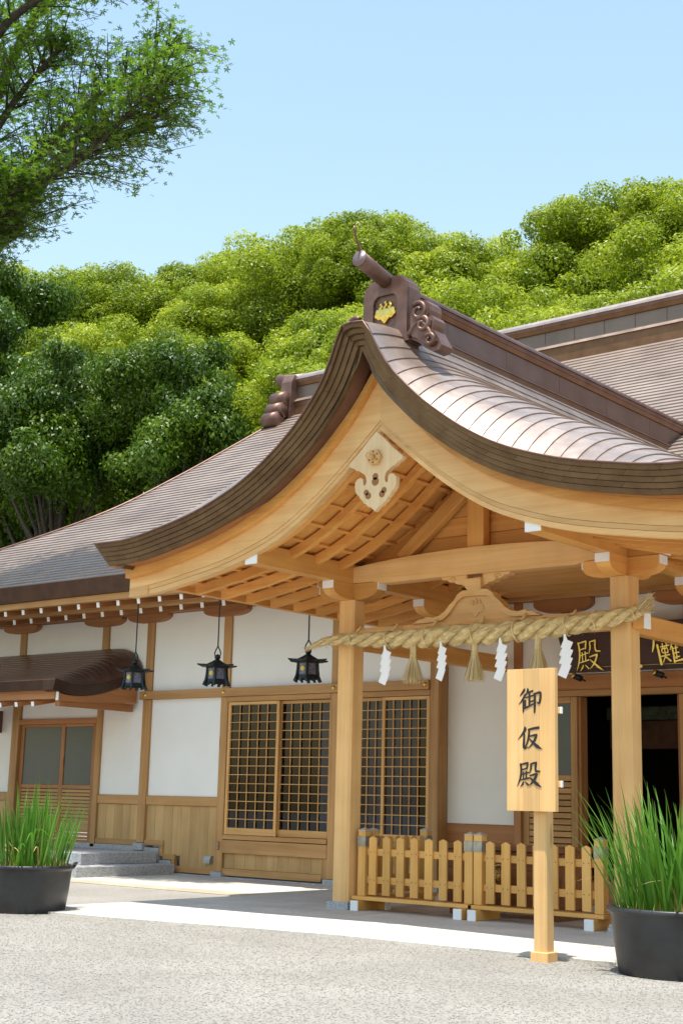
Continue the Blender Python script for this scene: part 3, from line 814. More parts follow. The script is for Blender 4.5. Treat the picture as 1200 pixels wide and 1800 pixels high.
def ornament(on, x0, ya, yb, s, crest):
    zb = 5.745
    P_ = lambda x, z: (x0 + x * s * .92, zb + (z - 5.745) * s)
    body = [(-.335, 5.70), (-.31, 5.80), (-.305, 6.28), (-.285, 6.345), (-.23, 6.385), (-.21, 6.42), (-.09, 6.44), (0, 6.445), (.09, 6.44), (.21, 6.42), (.23, 6.385), (.285, 6.345), (.305, 6.28), (.31, 5.80), (.335, 5.70)]
    prism('body', on, [P_(*p) for p in body], 'xz', ya + .03, yb, C_DARK)
    # raised rim around the niche: an arch band
    outer = [(-.33, 5.705), (-.303, 5.80), (-.30, 6.275), (-.28, 6.34), (-.225, 6.38), (-.205, 6.412), (.205, 6.412), (.225, 6.38), (.28, 6.34), (.30, 6.275), (.303, 5.80), (.33, 5.705)]
    inner = [(-.17, 5.705), (-.165, 5.80), (-.165, 6.16), (-.15, 6.205), (-.115, 6.235), (-.10, 6.24), (.10, 6.24), (.115, 6.235), (.15, 6.205), (.165, 6.16), (.165, 5.80), (.17, 5.705)]
    V = []; F = []; n = len(outer)
    for o_, i_ in zip(outer, inner):
        for (p, y) in ((o_, ya), (i_, ya), (i_, ya + .032), (o_, ya + .032)):
            q = P_(*p); V.append((q[0], y, q[1]))
    for k in range(n - 1):
        for c in range(4): F.append((4 * k + c, 4 * k + (c + 1) % 4, 4 * k + 4 + (c + 1) % 4, 4 * k + 4 + c))
    poly('rim', on, V, F, C_DARK)
    if crest: crest_geo('gold_crest', on, (x0 - .005, ya + .024, 6.055), .105, GOLD, .03)
    # cloud fins on either side, three curling lobes each
    for sd in (-1, 1):
        fin = [(.30, 5.98), (.36, 6.05), (.44, 6.105), (.52, 6.10), (.575, 6.05), (.585, 5.985), (.57, 5.94), (.60, 5.925), (.635, 5.88), (.63, 5.82), (.605, 5.785), (.635, 5.765), (.665, 5.715), (.70, 5.66), (.735, 5.60), (.70, 5.555), (.62, 5.545), (.52, 5.60), (.42, 5.68), (.33, 5.72), (.30, 5.76)]
        prism('cloud_fin', on, [P_(sd * x, z) for x, z in fin], 'xz', ya + .045, yb + .02, C_DARK)
        cxm, czm = .49, 5.83
        prism('cloud_relief', on, [P_(sd * (cxm + (x - cxm) * .80), czm + (z - czm) * .82) for x, z in fin], 'xz', ya + .015, ya + .044, C_DARK)
        for (cx, cz, r, turns) in ((.445, 5.985, .10, 1.3), (.50, 5.84, .085, 1.2), (.60, 5.66, .065, 1.1)):
            pts = []
            for t in np.linspace(0, 1, 22):
                th = 2.4 - t * turns * 2 * math.pi; rr = r * (1 - .72 * t) * s
                q = P_(sd * cx, cz); pts.append((q[0] + sd * rr * math.cos(th), ya + .018 - .012 * t, q[1] + rr * math.sin(th)))
            tube('scroll', on, pts, [.026 * s * (1 - .45 * t) for t in np.linspace(0, 1, 22)], C_DARK, 6)
        pts = []
        for t in np.linspace(0, 1, 14):
            q = P_(sd * (.30 + .36 * t), 5.745 - .12 * t * t + .16 * math.sin(t * math.pi)); pts.append((q[0], ya + .02, q[1]))
        tube('scroll', on, pts, .022 * s, C_DARK, 6)
    # projecting round tile on top, tilted up to the front
    zt = zb + (6.44 - 5.745) * s
    tip = (x0, ya - .42 * s, zt + .055 * s)
    tube('top_tile', on, [(x0, yb + .05, zt - .07 * s), (x0, ya + .02, zt - .045 * s), tip], .082 * s, C_DARK, 20)
    V, F = lathe_geo([(.086, 0), (.086, .012), (0.0001, .012)], 20)
    tube('tile_disc', on, [(x0, tip[1] - .001, tip[2] + .0005), (x0, tip[1] - .016, tip[2] + .0025)], .086 * s, copper('copper_disc', (.17, .115, .115), (.25, .18, .18), .4, .5), 20)
    pts = [(x0, tip[1] - .01 - .16 * s * t ** 1.0 * .75, tip[2] + .08 * s + .21 * s * t ** .8 ) for t in np.linspace(0, 1, 10)]
    pts = [(x0, tip[1] + .02 - .13 * s * math.sin(t * 1.3), tip[2] + .08 * s + .23 * s * (t ** 1.25)) for t in np.linspace(0, 1, 10)]
    tube('hook', on, pts, [.013 * s] * 9 + [.009 * s], C_BAND, 8)
porch_ridge()

# ------------------------------------------------------------------ the hall
H = empty('shrine_hall', (-16, 18, 0))
tag(H, 'long white-walled timber shrine hall with brown copper roof behind the porch', 'building')
mainz = lambda y: 4.43 + .5 * (y - 14) + .0159 * (y - 14) ** 2
XV = Curve([(13.9, -26.2), (15, -24.2), (16.4, -21.95), (17.7, -20.6), (19.1, -20.14), (20.4, -19.84), (22, -19.35)])
def hall_roof():
    n = 56; ys = [14.0]
    tot = sum(math.hypot(.02, mainz(y + .02) - mainz(y)) for y in np.arange(14, 22, .02)); acc = 0; y = 14.0
    while y < 22:
        acc += math.hypot(.005, mainz(y + .005) - mainz(y)); y += .005
        if acc >= tot / n: ys.append(y); acc = 0
    ys.append(22.0)
    V = []; F = []; X1 = 7.0
    for k in range(len(ys) - 1):
        a, b_ = ys[k], ys[k + 1]
        if b_ - a < .02: continue
        s = (mainz(b_) - mainz(a)) / (b_ - a); L_ = math.hypot(1, s); ny, nz = -s / L_, 1 / L_
        o = len(V); segs = 14
        for i in range(segs + 1):
            xa = XV(a) + (X1 - XV(a)) * i / segs; xb = XV(b_) + (X1 - XV(b_)) * i / segs
            w = .004 * math.sin(i * 1.7 + k * .9)
            V += [(xa, a, mainz(a) - .01), (xa, a + ny * (.022), mainz(a) + nz * .022 + w * .4), (xb, b_ + ny * .002, mainz(b_) + nz * .002)]
        for i in range(segs):
            for c in range(2): F.append((o + 3 * i + c, o + 3 * i + 3 + c, o + 3 * i + 4 + c, o + 3 * i + 1 + c))
    roof = poly('roof', H, V, F, C_MAIN)
    # back slope and the hipped left side close the roof volume
    yb = list(np.linspace(14, 22, 12)); V = []; F = []
    for y in yb: V += [(XV(y) + .02, 44 - y, mainz(y)), (X1, 44 - y, mainz(y))]
    for i in range(11): F.append((2 * i, 2 * i + 2, 2 * i + 3, 2 * i + 1))
    poly('back_slope', roof, V, F, C_MAIN)
    V = []; F = []
    for y in yb: V += [(XV(y), y, mainz(y) - .01), (XV(y), 44 - y, mainz(y) - .01)]
    for i in range(11): F.append((2 * i, 2 * i + 1, 2 * i + 3, 2 * i + 2))
    poly('hip_side', roof, V, F, C_MAIN)
    # verge roll on the left edge
    pts = [(XV(y) + .03, y, mainz(y) + .02) for y in np.linspace(14.02, 21.8, 40)]
    tube('verge_roll', roof, pts, .03, C_DARK, 8)
    # eave edge
    edge = plain('eave_copper', (.075, .035, .02), .45, .5, var=.25, nscale=5)
    for xa, xb in ((-26.2, -12.2), (-4.2, 6)):
        prism('eave_edge', roof, [(13.97, 4.425), (14.06, 4.19), (14.32, 4.17), (14.32, 4.5)], 'yz', xa, xb, edge)
    # ridge
    def lay(name, hw0, hw1, z0, z1, mat, xa=-19.15, xb=7):
        prism(name, roof, [(22 - hw0, z0), (22 + hw0, z0), (22 + hw1, z1), (22 - hw1, z1)], 'yz', xa, xb, mat)
    lay('ridge_base', .30, .30, 9.15, 9.52, C_BAND)
    lay('ridge_ledge', .33, .25, 9.522, 9.60, C_ROOF)
    lay('ridge_box', .22, .22, 9.602, 9.88, copper('copper_box_far', (.17, .125, .10), (.25, .19, .155), .45, .5, 1))
    lay('ridge_moulding', .25, .27, 9.882, 9.96, C_BAND)
    lay('ridge_moulding', .275, .29, 9.962, 10.02, C_DARK)
    prism('ridge_cap', roof, [(22 + .30 * math.cos(t), 10.022 + .17 * math.sin(t)) for t in np.linspace(0, math.pi, 11)], 'yz', -19.15, 7, C_ROOF)
    for x in np.arange(-18.6, 0, .62):
        box('ridge_seam', roof, (x - .007, x + .007), (21.774, 21.7795), (9.606, 9.876), C_DARK, .001)
    # left ridge-end ornament, seen from its side
    e = -19.15
    sil = [(22 - .45, 9.05), (22 - .42, 9.95), (22 - .33, 10.12), (22 + .33, 10.12), (22 + .42, 9.95), (22 + .45, 9.05)]
    prism('ridge_end', roof, sil, 'yz', e - .30, e - .002, C_DARK)
    for r_, (zc, yy) in enumerate(((9.55, .50), (9.28, .62), (9.05, .74))):
        for s in (-1, 1):
            tube('ridge_end_lobe', roof, [(e - .42, 22 + s * yy, zc), (e - .05, 22 + s * yy, zc)], .17, C_DARK, 14)
    tube('ridge_end_tile', roof, [(e + .1, 22, 10.10), (e - .45, 22, 10.14), (e - .75, 22, 10.2)], .13, C_DARK, 14)
hall_roof()
def hall_eaves():
    fx = (-25.5, -12.25)
    box('eave_fascia', H, fx, (14.12, 14.24), (4.088, 4.186), hall('x'))
    box('eave_fascia', H, fx, (14.62, 14.76), (4.028, 4.10), hall('x'))
    def row(x_first, sp, y0, z0, slope, y1):
        L_ = math.hypot(y1 - y0, (y1 - y0) * slope)
        x = x_first - sp * 11
        while x < -12.4:
            if x > -24.2:
                o = put(bpy.data.objects.new('rafter', cbox_mesh(.06, L_, .078, .003, hallred('y'))), (x, (y0 + y1) / 2, z0 + (y1 - y0) / 2 * slope), H)
                o.rotation_euler = (math.atan(slope), 0, 0)
                e = bpy.data.objects.new('white_end', cbox_mesh(.062, .012, .080, .002, WHITE)); put(e, (x, y0 - .006, z0 - .002), o)
                e.location = (0, -L_ / 2 - .006, 0)
            x += sp
    row(-18.682, .4525, 14.2, 4.042, .20, 15.44)
    row(-19.085, .441, 14.7, 3.985, .22, 15.44)
    # soffit boards
    V = [(-26, 14.25, 4.13), (-12.2, 14.25, 4.13), (-12.2, 15.55, 4.40), (-26, 15.55, 4.40)]
    poly('soffit', H, V, [(3, 2, 1, 0)], hallred('x'))
    box('wall_plate', H, (-25, -10.9), (15.40, 15.60), (4.055, 4.26), hallred('x'))
    for x in (-19.87, -17.71, -16.63, -14.915, -12.75, -11.02):
        n = 8; pts = [(x - .46, 4.053), (x - .46, 4.02)] + [(x - .46 + .3 * (1 - math.cos(i / n * math.pi / 2)), 4.02 - .095 * math.sin(i / n * math.pi / 2)) for i in range(1, n + 1)]
        pts += [(2 * x - a, z) for a, z in pts[::-1]]
        prism('boat_bracket', H, pts, 'xz', 15.43, 15.585, hallred('x'))
hall_eaves()
def hall_walls():
    # plaster panels (each its own)
    def plaster(x0, x1, z0, z1, y=15.55): box('plaster_panel', H, (x0, x1), (y, y + .08), (z0, z1), PLASTER, .002)
    def post(x0, x1, z0, z1, y0=15.5, y1=15.66, m=None): box('post', H, (x0, x1), (y0, y1), (z0, z1), m or hall('z'), .006)
    # posts
    post(-16.715, -16.545, .47, 2.69); post(-14.99, -14.84, .11, 2.69); post(-12.825, -12.675, .11, 2.69); post(-11.09, -10.948, .11, 4.05, 15.5, 15.72)
    for x in (-19.87, -17.71, -16.63, -14.915, -12.75):
        z0 = 3.5 if x < -17 else 2.823
        box('upper_post', H, (x - .08, x + .08), (15.515, 15.64), (z0, 3.93), hall('z'), .005)
    post(-20.0, -19.81, .36, 3.4); post(-17.797, -17.69, .36, 3.4)
    # horizontal nageshi with gilt studs
    box('nageshi', H, (-16.77, -11.092), (15.465, 15.60), (2.692, 2.82), hall('x'), .005)
    for x in (-16.63, -14.915, -12.75, -11.15):
        s = bpy.data.objects.new('gilt_stud', mesh_of(*lathe_geo([(.034, 0), (.033, .008), (.022, .018), (.012, .024), (.0005, .026)], 14), BRASS, True)); put(s, (x, 15.466, 2.757), H); s.rotation_euler = (R(90), 0, 0)
    # plaster
    for a, b_ in ((-24, -19.955), (-19.79, -17.795), (-17.63, -16.715), (-16.545, -15.0), (-14.835, -12.835), (-12.665, -11.092)):
        plaster(a if not -17.7 < a < -17.6 else -17.688, b_, 2.823 if a > -16.6 else 3.0 if a < -19.95 else 2.42 if a < -17.7 and a > -19.9 else 1.192, 4.05)
    plaster(-16.543, -14.992, 1.192, 2.69); plaster(-24, -20.002, 1.192, 2.998)
    # wainscot: rails, planks
    for a, b_ in ((-24, -20.002), (-17.688, -16.717), (-16.543, -14.992)): box('wainscot_rail', H, (a, b_), (15.515, 15.6), (1.052, 1.19), hall('x'), .004)
    def planks(x0, x1, zlo, z1, n):
        for i in range(n):
            a = x0 + (x1 - x0) * i / n; b_ = x0 + (x1 - x0) * (i + 1) / n
            box('wainscot_plank', H, (a + .001, b_ - .001), (15.545 + random.uniform(0, .002), 15.6), (zlo(a), z1), pale_hall('z'), .003)
    planks(-24, -20.002, lambda x: .38, 1.05, 9); planks(-17.688, -16.717, lambda x: .50, 1.05, 5)
    planks(-16.543, -14.992, lambda x: .50 if x < -16.2 else .30 if x < -15.9 else .12, 1.05, 8)
    # stepped lower trim beside the stone steps
    T = lambda X, Z: box('base_trim', H, X, (15.52, 15.6), Z, hall('x'), .004)
    T((-17.688, -16.717), (.42, .505)); T((-16.543, -16.125), (.43, .515)); T((-16.20, -16.125), (.28, .428)); T((-16.123, -15.86), (.235, .32)); T((-15.93, -15.862), (.135, .233)); T((-15.858, -14.992), (.06, .15)); T((-24, -20.002), (.36, .44))
    # granite plinths
    g = lambda X, Z, Y=(15.50, 15.7): box('plinth_stone', H, X, Y, Z, GRANITE, .006)
    g((-16.545, -16.2), (-.05, .40)); g((-16.198, -15.93), (-.05, .225)); g((-15.928, -10.9), (-.05, .045), (15.44, 15.7)); g((-24, -16.72), (-.05, .417))
    for x in (-14.915, -12.75, -11.02): g((x - .11, x + .11), (.0, .108), (15.455, 15.70))
    g((-16.74, -16.52), (.35, .465), (15.455, 15.70))
    # lattice bay sill, beam, panels
    for x0, x1 in ((-14.838, -12.827), (-12.673, -11.092)):
        box('sill', H, (x0, x1), (15.485, 15.62), (.585, .65), hall('x'), .004)
        box('lower_beam', H, (x0, x1), (15.495, 15.62), (.385, .575), hall('x'), .004)
        n = 9 if x0 < -13 else 7
        for i in range(n):
            a = x0 + (x1 - x0 - .1) * i / n; b_ = x0 + (x1 - x0 - .1) * (i + 1) / n
            box('lower_plank', H, (a + .001, b_ - .001), (15.545, 15.6), (.165, .383), pale_hall('z'), .003)
        box('lower_stile', H, (x1 - .1, x1), (15.51, 15.6), (.11, .383), hall('z'), .004)
        box('lower_rail', H, (x0, x1 - .101), (15.51, 15.6), (.062, .163), hall('x'), .004)
        box('lintel', H, (x0, x1), (15.50, 15.60), (2.612, 2.689), hall('x'), .004)
    # lattice sliding doors
    def leaf(x0, x1, y):
        d = empty('lattice_door', ((x0 + x1) / 2, y, .655), H)
        z0, z1 = .655, 2.605
        for a in (x0, x1 - .05): box('stile', d, (a, a + .05), (y, y + .04), (z0, z1), lat('z'), .003)
        box('rail', d, (x0 + .051, x1 - .051), (y, y + .04), (z0, z0 + .10), lat('x'), .003)
        box('rail', d, (x0 + .051, x1 - .051), (y, y + .04), (z1 - .045, z1), lat('x'), .003)
        gx0, gx1, gz0, gz1 = x0 + .05, x1 - .05, z0 + .10, z1 - .045
        for i in range(1, 5):
            x = gx0 + (gx1 - gx0) * i / 5; box('lattice_bar', d, (x - .0068, x + .0068), (y + .006, y + .024), (gz0, gz1), lat('z'), .002)
        for i in range(1, 14):
            z = gz0 + (gz1 - gz0) * i / 14; box('lattice_bar', d, (gx0, gx1), (y + .0025, y + .0195), (z - .006, z + .006), lat('x'), .002)
        poly('glass_pane', d, [(gx0, y + .03, gz0), (gx1, y + .03, gz0), (gx1, y + .03, gz1), (gx0, y + .03, gz1)], [(0, 1, 2, 3)], GLASS)
    leaf(-14.825, -13.80, 15.505); leaf(-13.84, -12.83, 15.555)
    leaf(-12.668, -11.86, 15.555); leaf(-11.90, -11.095, 15.505)
    # room behind the lattice, with curtains
    rm = empty('room', (-13, 17, 0), H)
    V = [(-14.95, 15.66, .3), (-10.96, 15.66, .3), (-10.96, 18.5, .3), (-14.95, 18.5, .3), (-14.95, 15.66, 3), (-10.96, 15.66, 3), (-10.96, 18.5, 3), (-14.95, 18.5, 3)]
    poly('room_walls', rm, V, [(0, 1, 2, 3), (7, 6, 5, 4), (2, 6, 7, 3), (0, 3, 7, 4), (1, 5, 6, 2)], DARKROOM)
    for x0, x1 in ((-13.28, -12.5), (-12.45, -11.55)):
        V = []; F = []; n = 60
        for i in range(n + 1):
            x = x0 + (x1 - x0) * i / n; y = 15.86 + .03 * math.sin(i * .9) + .01 * math.sin(i * 2.3)
            V += [(x, y, .75), (x, y, 2.58)]
        for i in range(n): F.append((2 * i, 2 * i + 2, 2 * i + 3, 2 * i + 1))
        poly('curtain', rm, V, F, CURTAIN, True)
    # entrance door under the little canopy
    d = empty('side_door', (-18.8, 15.52, .36), H)
    box('lintel', d, (-19.808, -17.799), (15.50, 15.62), (2.34, 2.42), hallred('x'), .004)
    for x0, x1, y in ((-19.80, -18.60, 15.56), (-18.68, -17.80, 15.52)):
        for a in (x0, x1 - .09): box('stile', d, (a, a + .09), (y, y + .035), (.37, 2.338), hallred('z'), .003)
        for z0, z1 in ((.37, .46), (1.27, 1.33), (2.29, 2.337)): box('rail', d, (x0 + .091, x1 - .091), (y, y + .035), (z0, z1), hallred('x'), .003)
        box('frosted_pane', d, (x0 + .091, x1 - .091), (y + .015, y + .022), (1.331, 2.289), FROST, .001)
        for i in range(14):
            z = .465 + i * .0575; box('slat', d, (x0 + .091, x1 - .091), (y + .004, y + .026), (z, z + .046), hall('x'), .006)
    # vent hood and small switch on the wainscot
    v = empty('vent_hood', (-15.12, 15.5, .25), H)
    prism('hood', v, [(15.544, .22), (15.47, .22), (15.47, .27), (15.50, .33), (15.544, .33)], 'yz', -15.20, -15.06, plain('vent_metal', (.42, .41, .38), .4, .7))
    box('wall_box', H, (-14.935, -14.895), (15.47, 15.4985), (.43, .55), plain('box_plate', (.30, .2, .12), .5), .003)
def pale_hall(ax): return wood('panel', (.47, .28, .105), (.57, .36, .155), ax, across=5)
hall_walls()
def right_wing():
    for i in range(5):
        x0 = -5.45 + 1.72 * i
        box('post', H, (x0 - .075, x0 + .075), (15.5, 15.7), (.11, 4.05), hall('z'), .006)
        box('plinth_stone', H, (x0 - .11, x0 + .11), (15.455, 15.70), (.0, .108), GRANITE, .006)
        if i < 4:
            a, b_ = x0 + .076, x0 + 1.644
            box('plaster_panel', H, (a, b_), (15.55, 15.63), (1.192, 2.69), PLASTER, .002); box('plaster_panel', H, (a, b_), (15.55, 15.63), (2.823, 4.05), PLASTER, .002)
            box('wainscot_rail', H, (a, b_), (15.515, 15.6), (1.052, 1.19), hall('x'), .004); box('nageshi', H, (a, b_), (15.505, 15.6), (2.692, 2.82), hall('x'), .004)
            for k in range(8):
                w = (b_ - a) / 8; box('wainscot_plank', H, (a + w * k + .001, a + w * (k + 1) - .001), (15.545, 15.6), (.12, 1.05), pale_hall('z'), .003)
            box('base_trim', H, (a, b_), (15.52, 15.6), (.06, .118), hall('x'), .004)
    box('wall_plate', H, (-5.5, 2), (15.40, 15.60), (4.055, 4.26), hallred('x'))
    box('eave_fascia', H, (-4.2, 6), (14.12, 14.24), (4.088, 4.186), hall('x'))
    poly('soffit', H, [(-4.3, 14.25, 4.13), (6, 14.25, 4.13), (6, 15.55, 4.40), (-4.3, 15.55, 4.40)], [(3, 2, 1, 0)], hallred('x'))
right_wing()
def hall_centre():
    c = empty('entrance_front', (XC, 15.8, 0), H)
    Y = 15.72
    for s in (-1, 1):
        mx = lambda x: x if s < 0 else 2 * XC - x
        bx = lambda n, x0, x1, y, z, m, b=.004: box(n, c, tuple(sorted((mx(x0), mx(x1)))), y, z, m, b)
        bx('plaster_panel', -11.0, -9.875, (Y + .02, Y + .1), (.93, 3.80), PLASTER, .002)
        bx('base_board', -11.0, -9.875, (Y, Y + .1), (.70, .928), hallred('x')); bx('base_board', -11.0, -9.875, (Y + .004, Y + .1), (.05, .698), hallred('x'))
        bx('post', -9.873, -9.77, (Y - .05, Y + .1), (.03, 3.80), hallred('z'))
        d = empty('louvre_door', (mx(-9.4), Y, .3), c)
        dx = lambda n, x0, x1, y, z, m, b=.004: box(n, d, tuple(sorted((mx(x0), mx(x1)))), y, z, m, b)
        for a in (-9.766, -9.06): dx('stile', a, a + .09, (Y, Y + .04), (.3, 2.55), hall('z'))
        for z0, z1 in ((.3, .42), (1.50, 1.57), (2.47, 2.55)): dx('rail', -9.675, -9.061, (Y, Y + .04), (z0, z1), hall('x'))
        dx('dark_pane', -9.675, -9.061, (Y + .015, Y + .02), (1.571, 2.469), FROST, .001)
        for i in range(14):
            z = .425 + i * .0765; dx('slat', -9.675, -9.061, (Y + .004, Y + .03), (z, z + .066), hall('x'), .008)
        bx('jamb', -8.968, -8.93, (Y + .03, Y + .2), (.3, 2.55), hallred('z'))
        n = 8; x = mx(-9.12)
        pts = [(x - .42, 3.80), (x - .42, 3.74)] + [(x - .42 + .28 * (1 - math.cos(i / n * math.pi / 2)), 3.74 - .11 * math.sin(i / n * math.pi / 2)) for i in range(1, n + 1)]
        pts += [(2 * x - a, z) for a, z in pts[::-1]]
        prism('boat_bracket', c, pts, 'xz', Y - .1, Y + .02, hallred('x'))
        bx('short_post', -9.18, -9.06, (Y - .03, Y + .018), (3.30, 3.63), hallred('z'))
    box('wall_plate', c, (-11.0, -5.55), (Y - .12, Y + .1), (3.803, 4.05), hall('x'))
    box('lintel', c, (-9.768, -6.772), (Y - .04, Y + .1), (2.553, 2.63), hall('x'))
    box('lintel_board', c, (-9.768, -6.772), (Y - .01, Y + .1), (2.632, 2.83), hallred('x'))
    box('plaster_panel', c, (-9.872, -6.668), (Y + .022, Y + .1), (2.832, 3.80), PLASTER, .002)
    box('threshold', c, (-9.768, -6.772), (Y - .2, Y + .25), (.03, .295), hallred('x'))
    rm = empty('sanctuary_room', (XC, 18, 0), c)
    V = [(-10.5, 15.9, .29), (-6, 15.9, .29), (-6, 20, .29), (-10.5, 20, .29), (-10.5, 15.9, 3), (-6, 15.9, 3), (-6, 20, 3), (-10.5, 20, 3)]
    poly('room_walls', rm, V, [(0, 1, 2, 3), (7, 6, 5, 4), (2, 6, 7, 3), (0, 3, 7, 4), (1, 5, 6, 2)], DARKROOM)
    box('rolled_blind', rm, (-9.2, -6.6), (16.9, 16.98), (2.32, 2.5), plain('blind', (.06, .075, .05), .8, var=.5, nscale=18), .02)
    box('hanging_cloth', rm, (-9.2, -6.6), (17.0, 17.02), (1.95, 2.315), plain('cloth', (.10, .045, .025), .9, var=.3), .003)
hall_centre()
def canopy():
    cn = empty('door_canopy', (-19, 15, 2.6), H)
    zc = Curve([(13.75, 2.885), (14.1, 2.96), (14.6, 3.12), (15.1, 3.33), (15.5, 3.54)])
    drop = Curve([(13.75, .0), (14.1, .13), (14.6, .25), (15.1, .31), (15.5, .33)])
    XE = -16.77
    def z(x, y):
        t = max(0, min(1, (x - (XE - .75)) / .75)); return zc(y) - drop(y) * t ** 3.4
    xs = list(np.linspace(-22, -17.7, 5)) + list(np.linspace(-17.6, XE, 12)); n = 17
    V = []; F = []
    for k in range(n):
        a, b_ = 13.75 + 1.75 * k / n, 13.75 + 1.75 * (k + 1) / n; o = len(V)
        for x in xs: V += [(x, a, z(x, a) - .006), (x, a - .002, z(x, a) + .008), (x, b_, z(x, b_) + .001)]
        for i in range(len(xs) - 1):
            for c in range(2): F.append((o + 3 * i + c, o + 3 * i + 3 + c, o + 3 * i + 4 + c, o + 3 * i + 1 + c))
    poly('canopy_roof', cn, V, F, C_OLD)
    edge = plain('canopy_edge_copper', (.05, .025, .016), .4, .5, var=.25)
    # right verge: thick edge, bargeboard
    ys = np.linspace(13.75, 15.5, 24); V = []; F = []
    for y in ys:
        zz = z(XE, y); V += [(XE, y, zz + .012), (XE - .05, y, zz - .155), (XE - .3, y, zz - .16), (XE - .3, y, zz)]
    for i in range(23):
        for k in range(4): F.append((4 * i + k, 4 * i + (k + 1) % 4, 4 * i + 4 + (k + 1) % 4, 4 * i + 4 + k))
    F.append((0, 3, 2, 1)); poly('verge_edge', cn, V, [f[::-1] for f in F], edge, False)
    prism('eave_edge', cn, [(13.748, 2.897), (13.79, 2.735), (14.0, 2.735), (14.0, 2.92)], 'yz', -22, XE - .302, edge)
    V = []; F = []
    for y in np.linspace(13.9, 15.49, 24):
        zz = z(XE, y) - .165; b_ = 2.575 + .0 * y + .06 * ((y - 13.9) / 1.6) ** 2
        V += [(XE - .08, y, zz), (XE - .08, y, b_), (XE - .14, y, b_), (XE - .14, y, zz)]
    for i in range(23):
        for k in range(4): F.append((4 * i + k, 4 * i + (k + 1) % 4, 4 * i + 4 + (k + 1) % 4, 4 * i + 4 + k))
    F.append((0, 3, 2, 1)); poly('bargeboard', cn, V, [f[::-1] for f in F], hallred('y'))
    box('eave_fascia', cn, (-22, XE - .142), (13.86, 13.95), (2.60, 2.762), hallred('x'))
    box('white_end', cn, (XE - .139, XE - .081), (13.885, 13.8985), (2.578, 2.745), WHITE, .002)
    box('side_beam', cn, (XE - .26, XE - .15), (13.98, 15.49), (2.50, 2.62), hallred('y'))
    for i in range(10):
        x = -17.35 - .40 * i
        o = box('rafter', cn, (x - .03, x + .03), (13.80, 15.48), (2.60, 2.67), hallred('y'), .003, rot=(.20, 0, 0)); o.location.z += .06
        e = bpy.data.objects.new('white_end', cbox_mesh(.061, .012, .071, .002, WHITE)); put(e, wpos(o), o); e.location = (0, -.847, 0)
    poly('soffit', cn, [(-22, 13.9, 2.70), (XE - .15, 13.9, 2.70), (XE - .15, 15.5, 3.0), (-22, 15.5, 3.0)], [(3, 2, 1, 0)], hallred('x'))
    for x in (-20.3, -17.5):
        pts = [(15.49, 2.2), (15.40, 2.22), (15.2, 2.40), (14.6, 2.47), (14.2, 2.50), (14.2, 2.58), (15.49, 2.58)]
        if x < -20: prism('bracket', cn, pts, 'yz', x - .05, x + .05, plain('dark_bracket', (.10, .035, .02), .5))
canopy()
def steps():
    s = empty('stone_steps', (-18, 14.4, 0)); tag(s, 'two grey granite steps before the side door under the small canopy', 'steps')
    for i in range(3):
        x1 = -15.75 - i * 1.6; box('lower_step', s, (x1 - 1.598, x1), (13.5, 15.435), (.0, .178), GRANITE, .008)
    for i in range(3):
        x1 = -16.15 - i * 1.5; box('upper_step', s, (x1 - 1.498, x1), (13.92, 15.435), (.179, .345), GRANITE, .008)
steps()

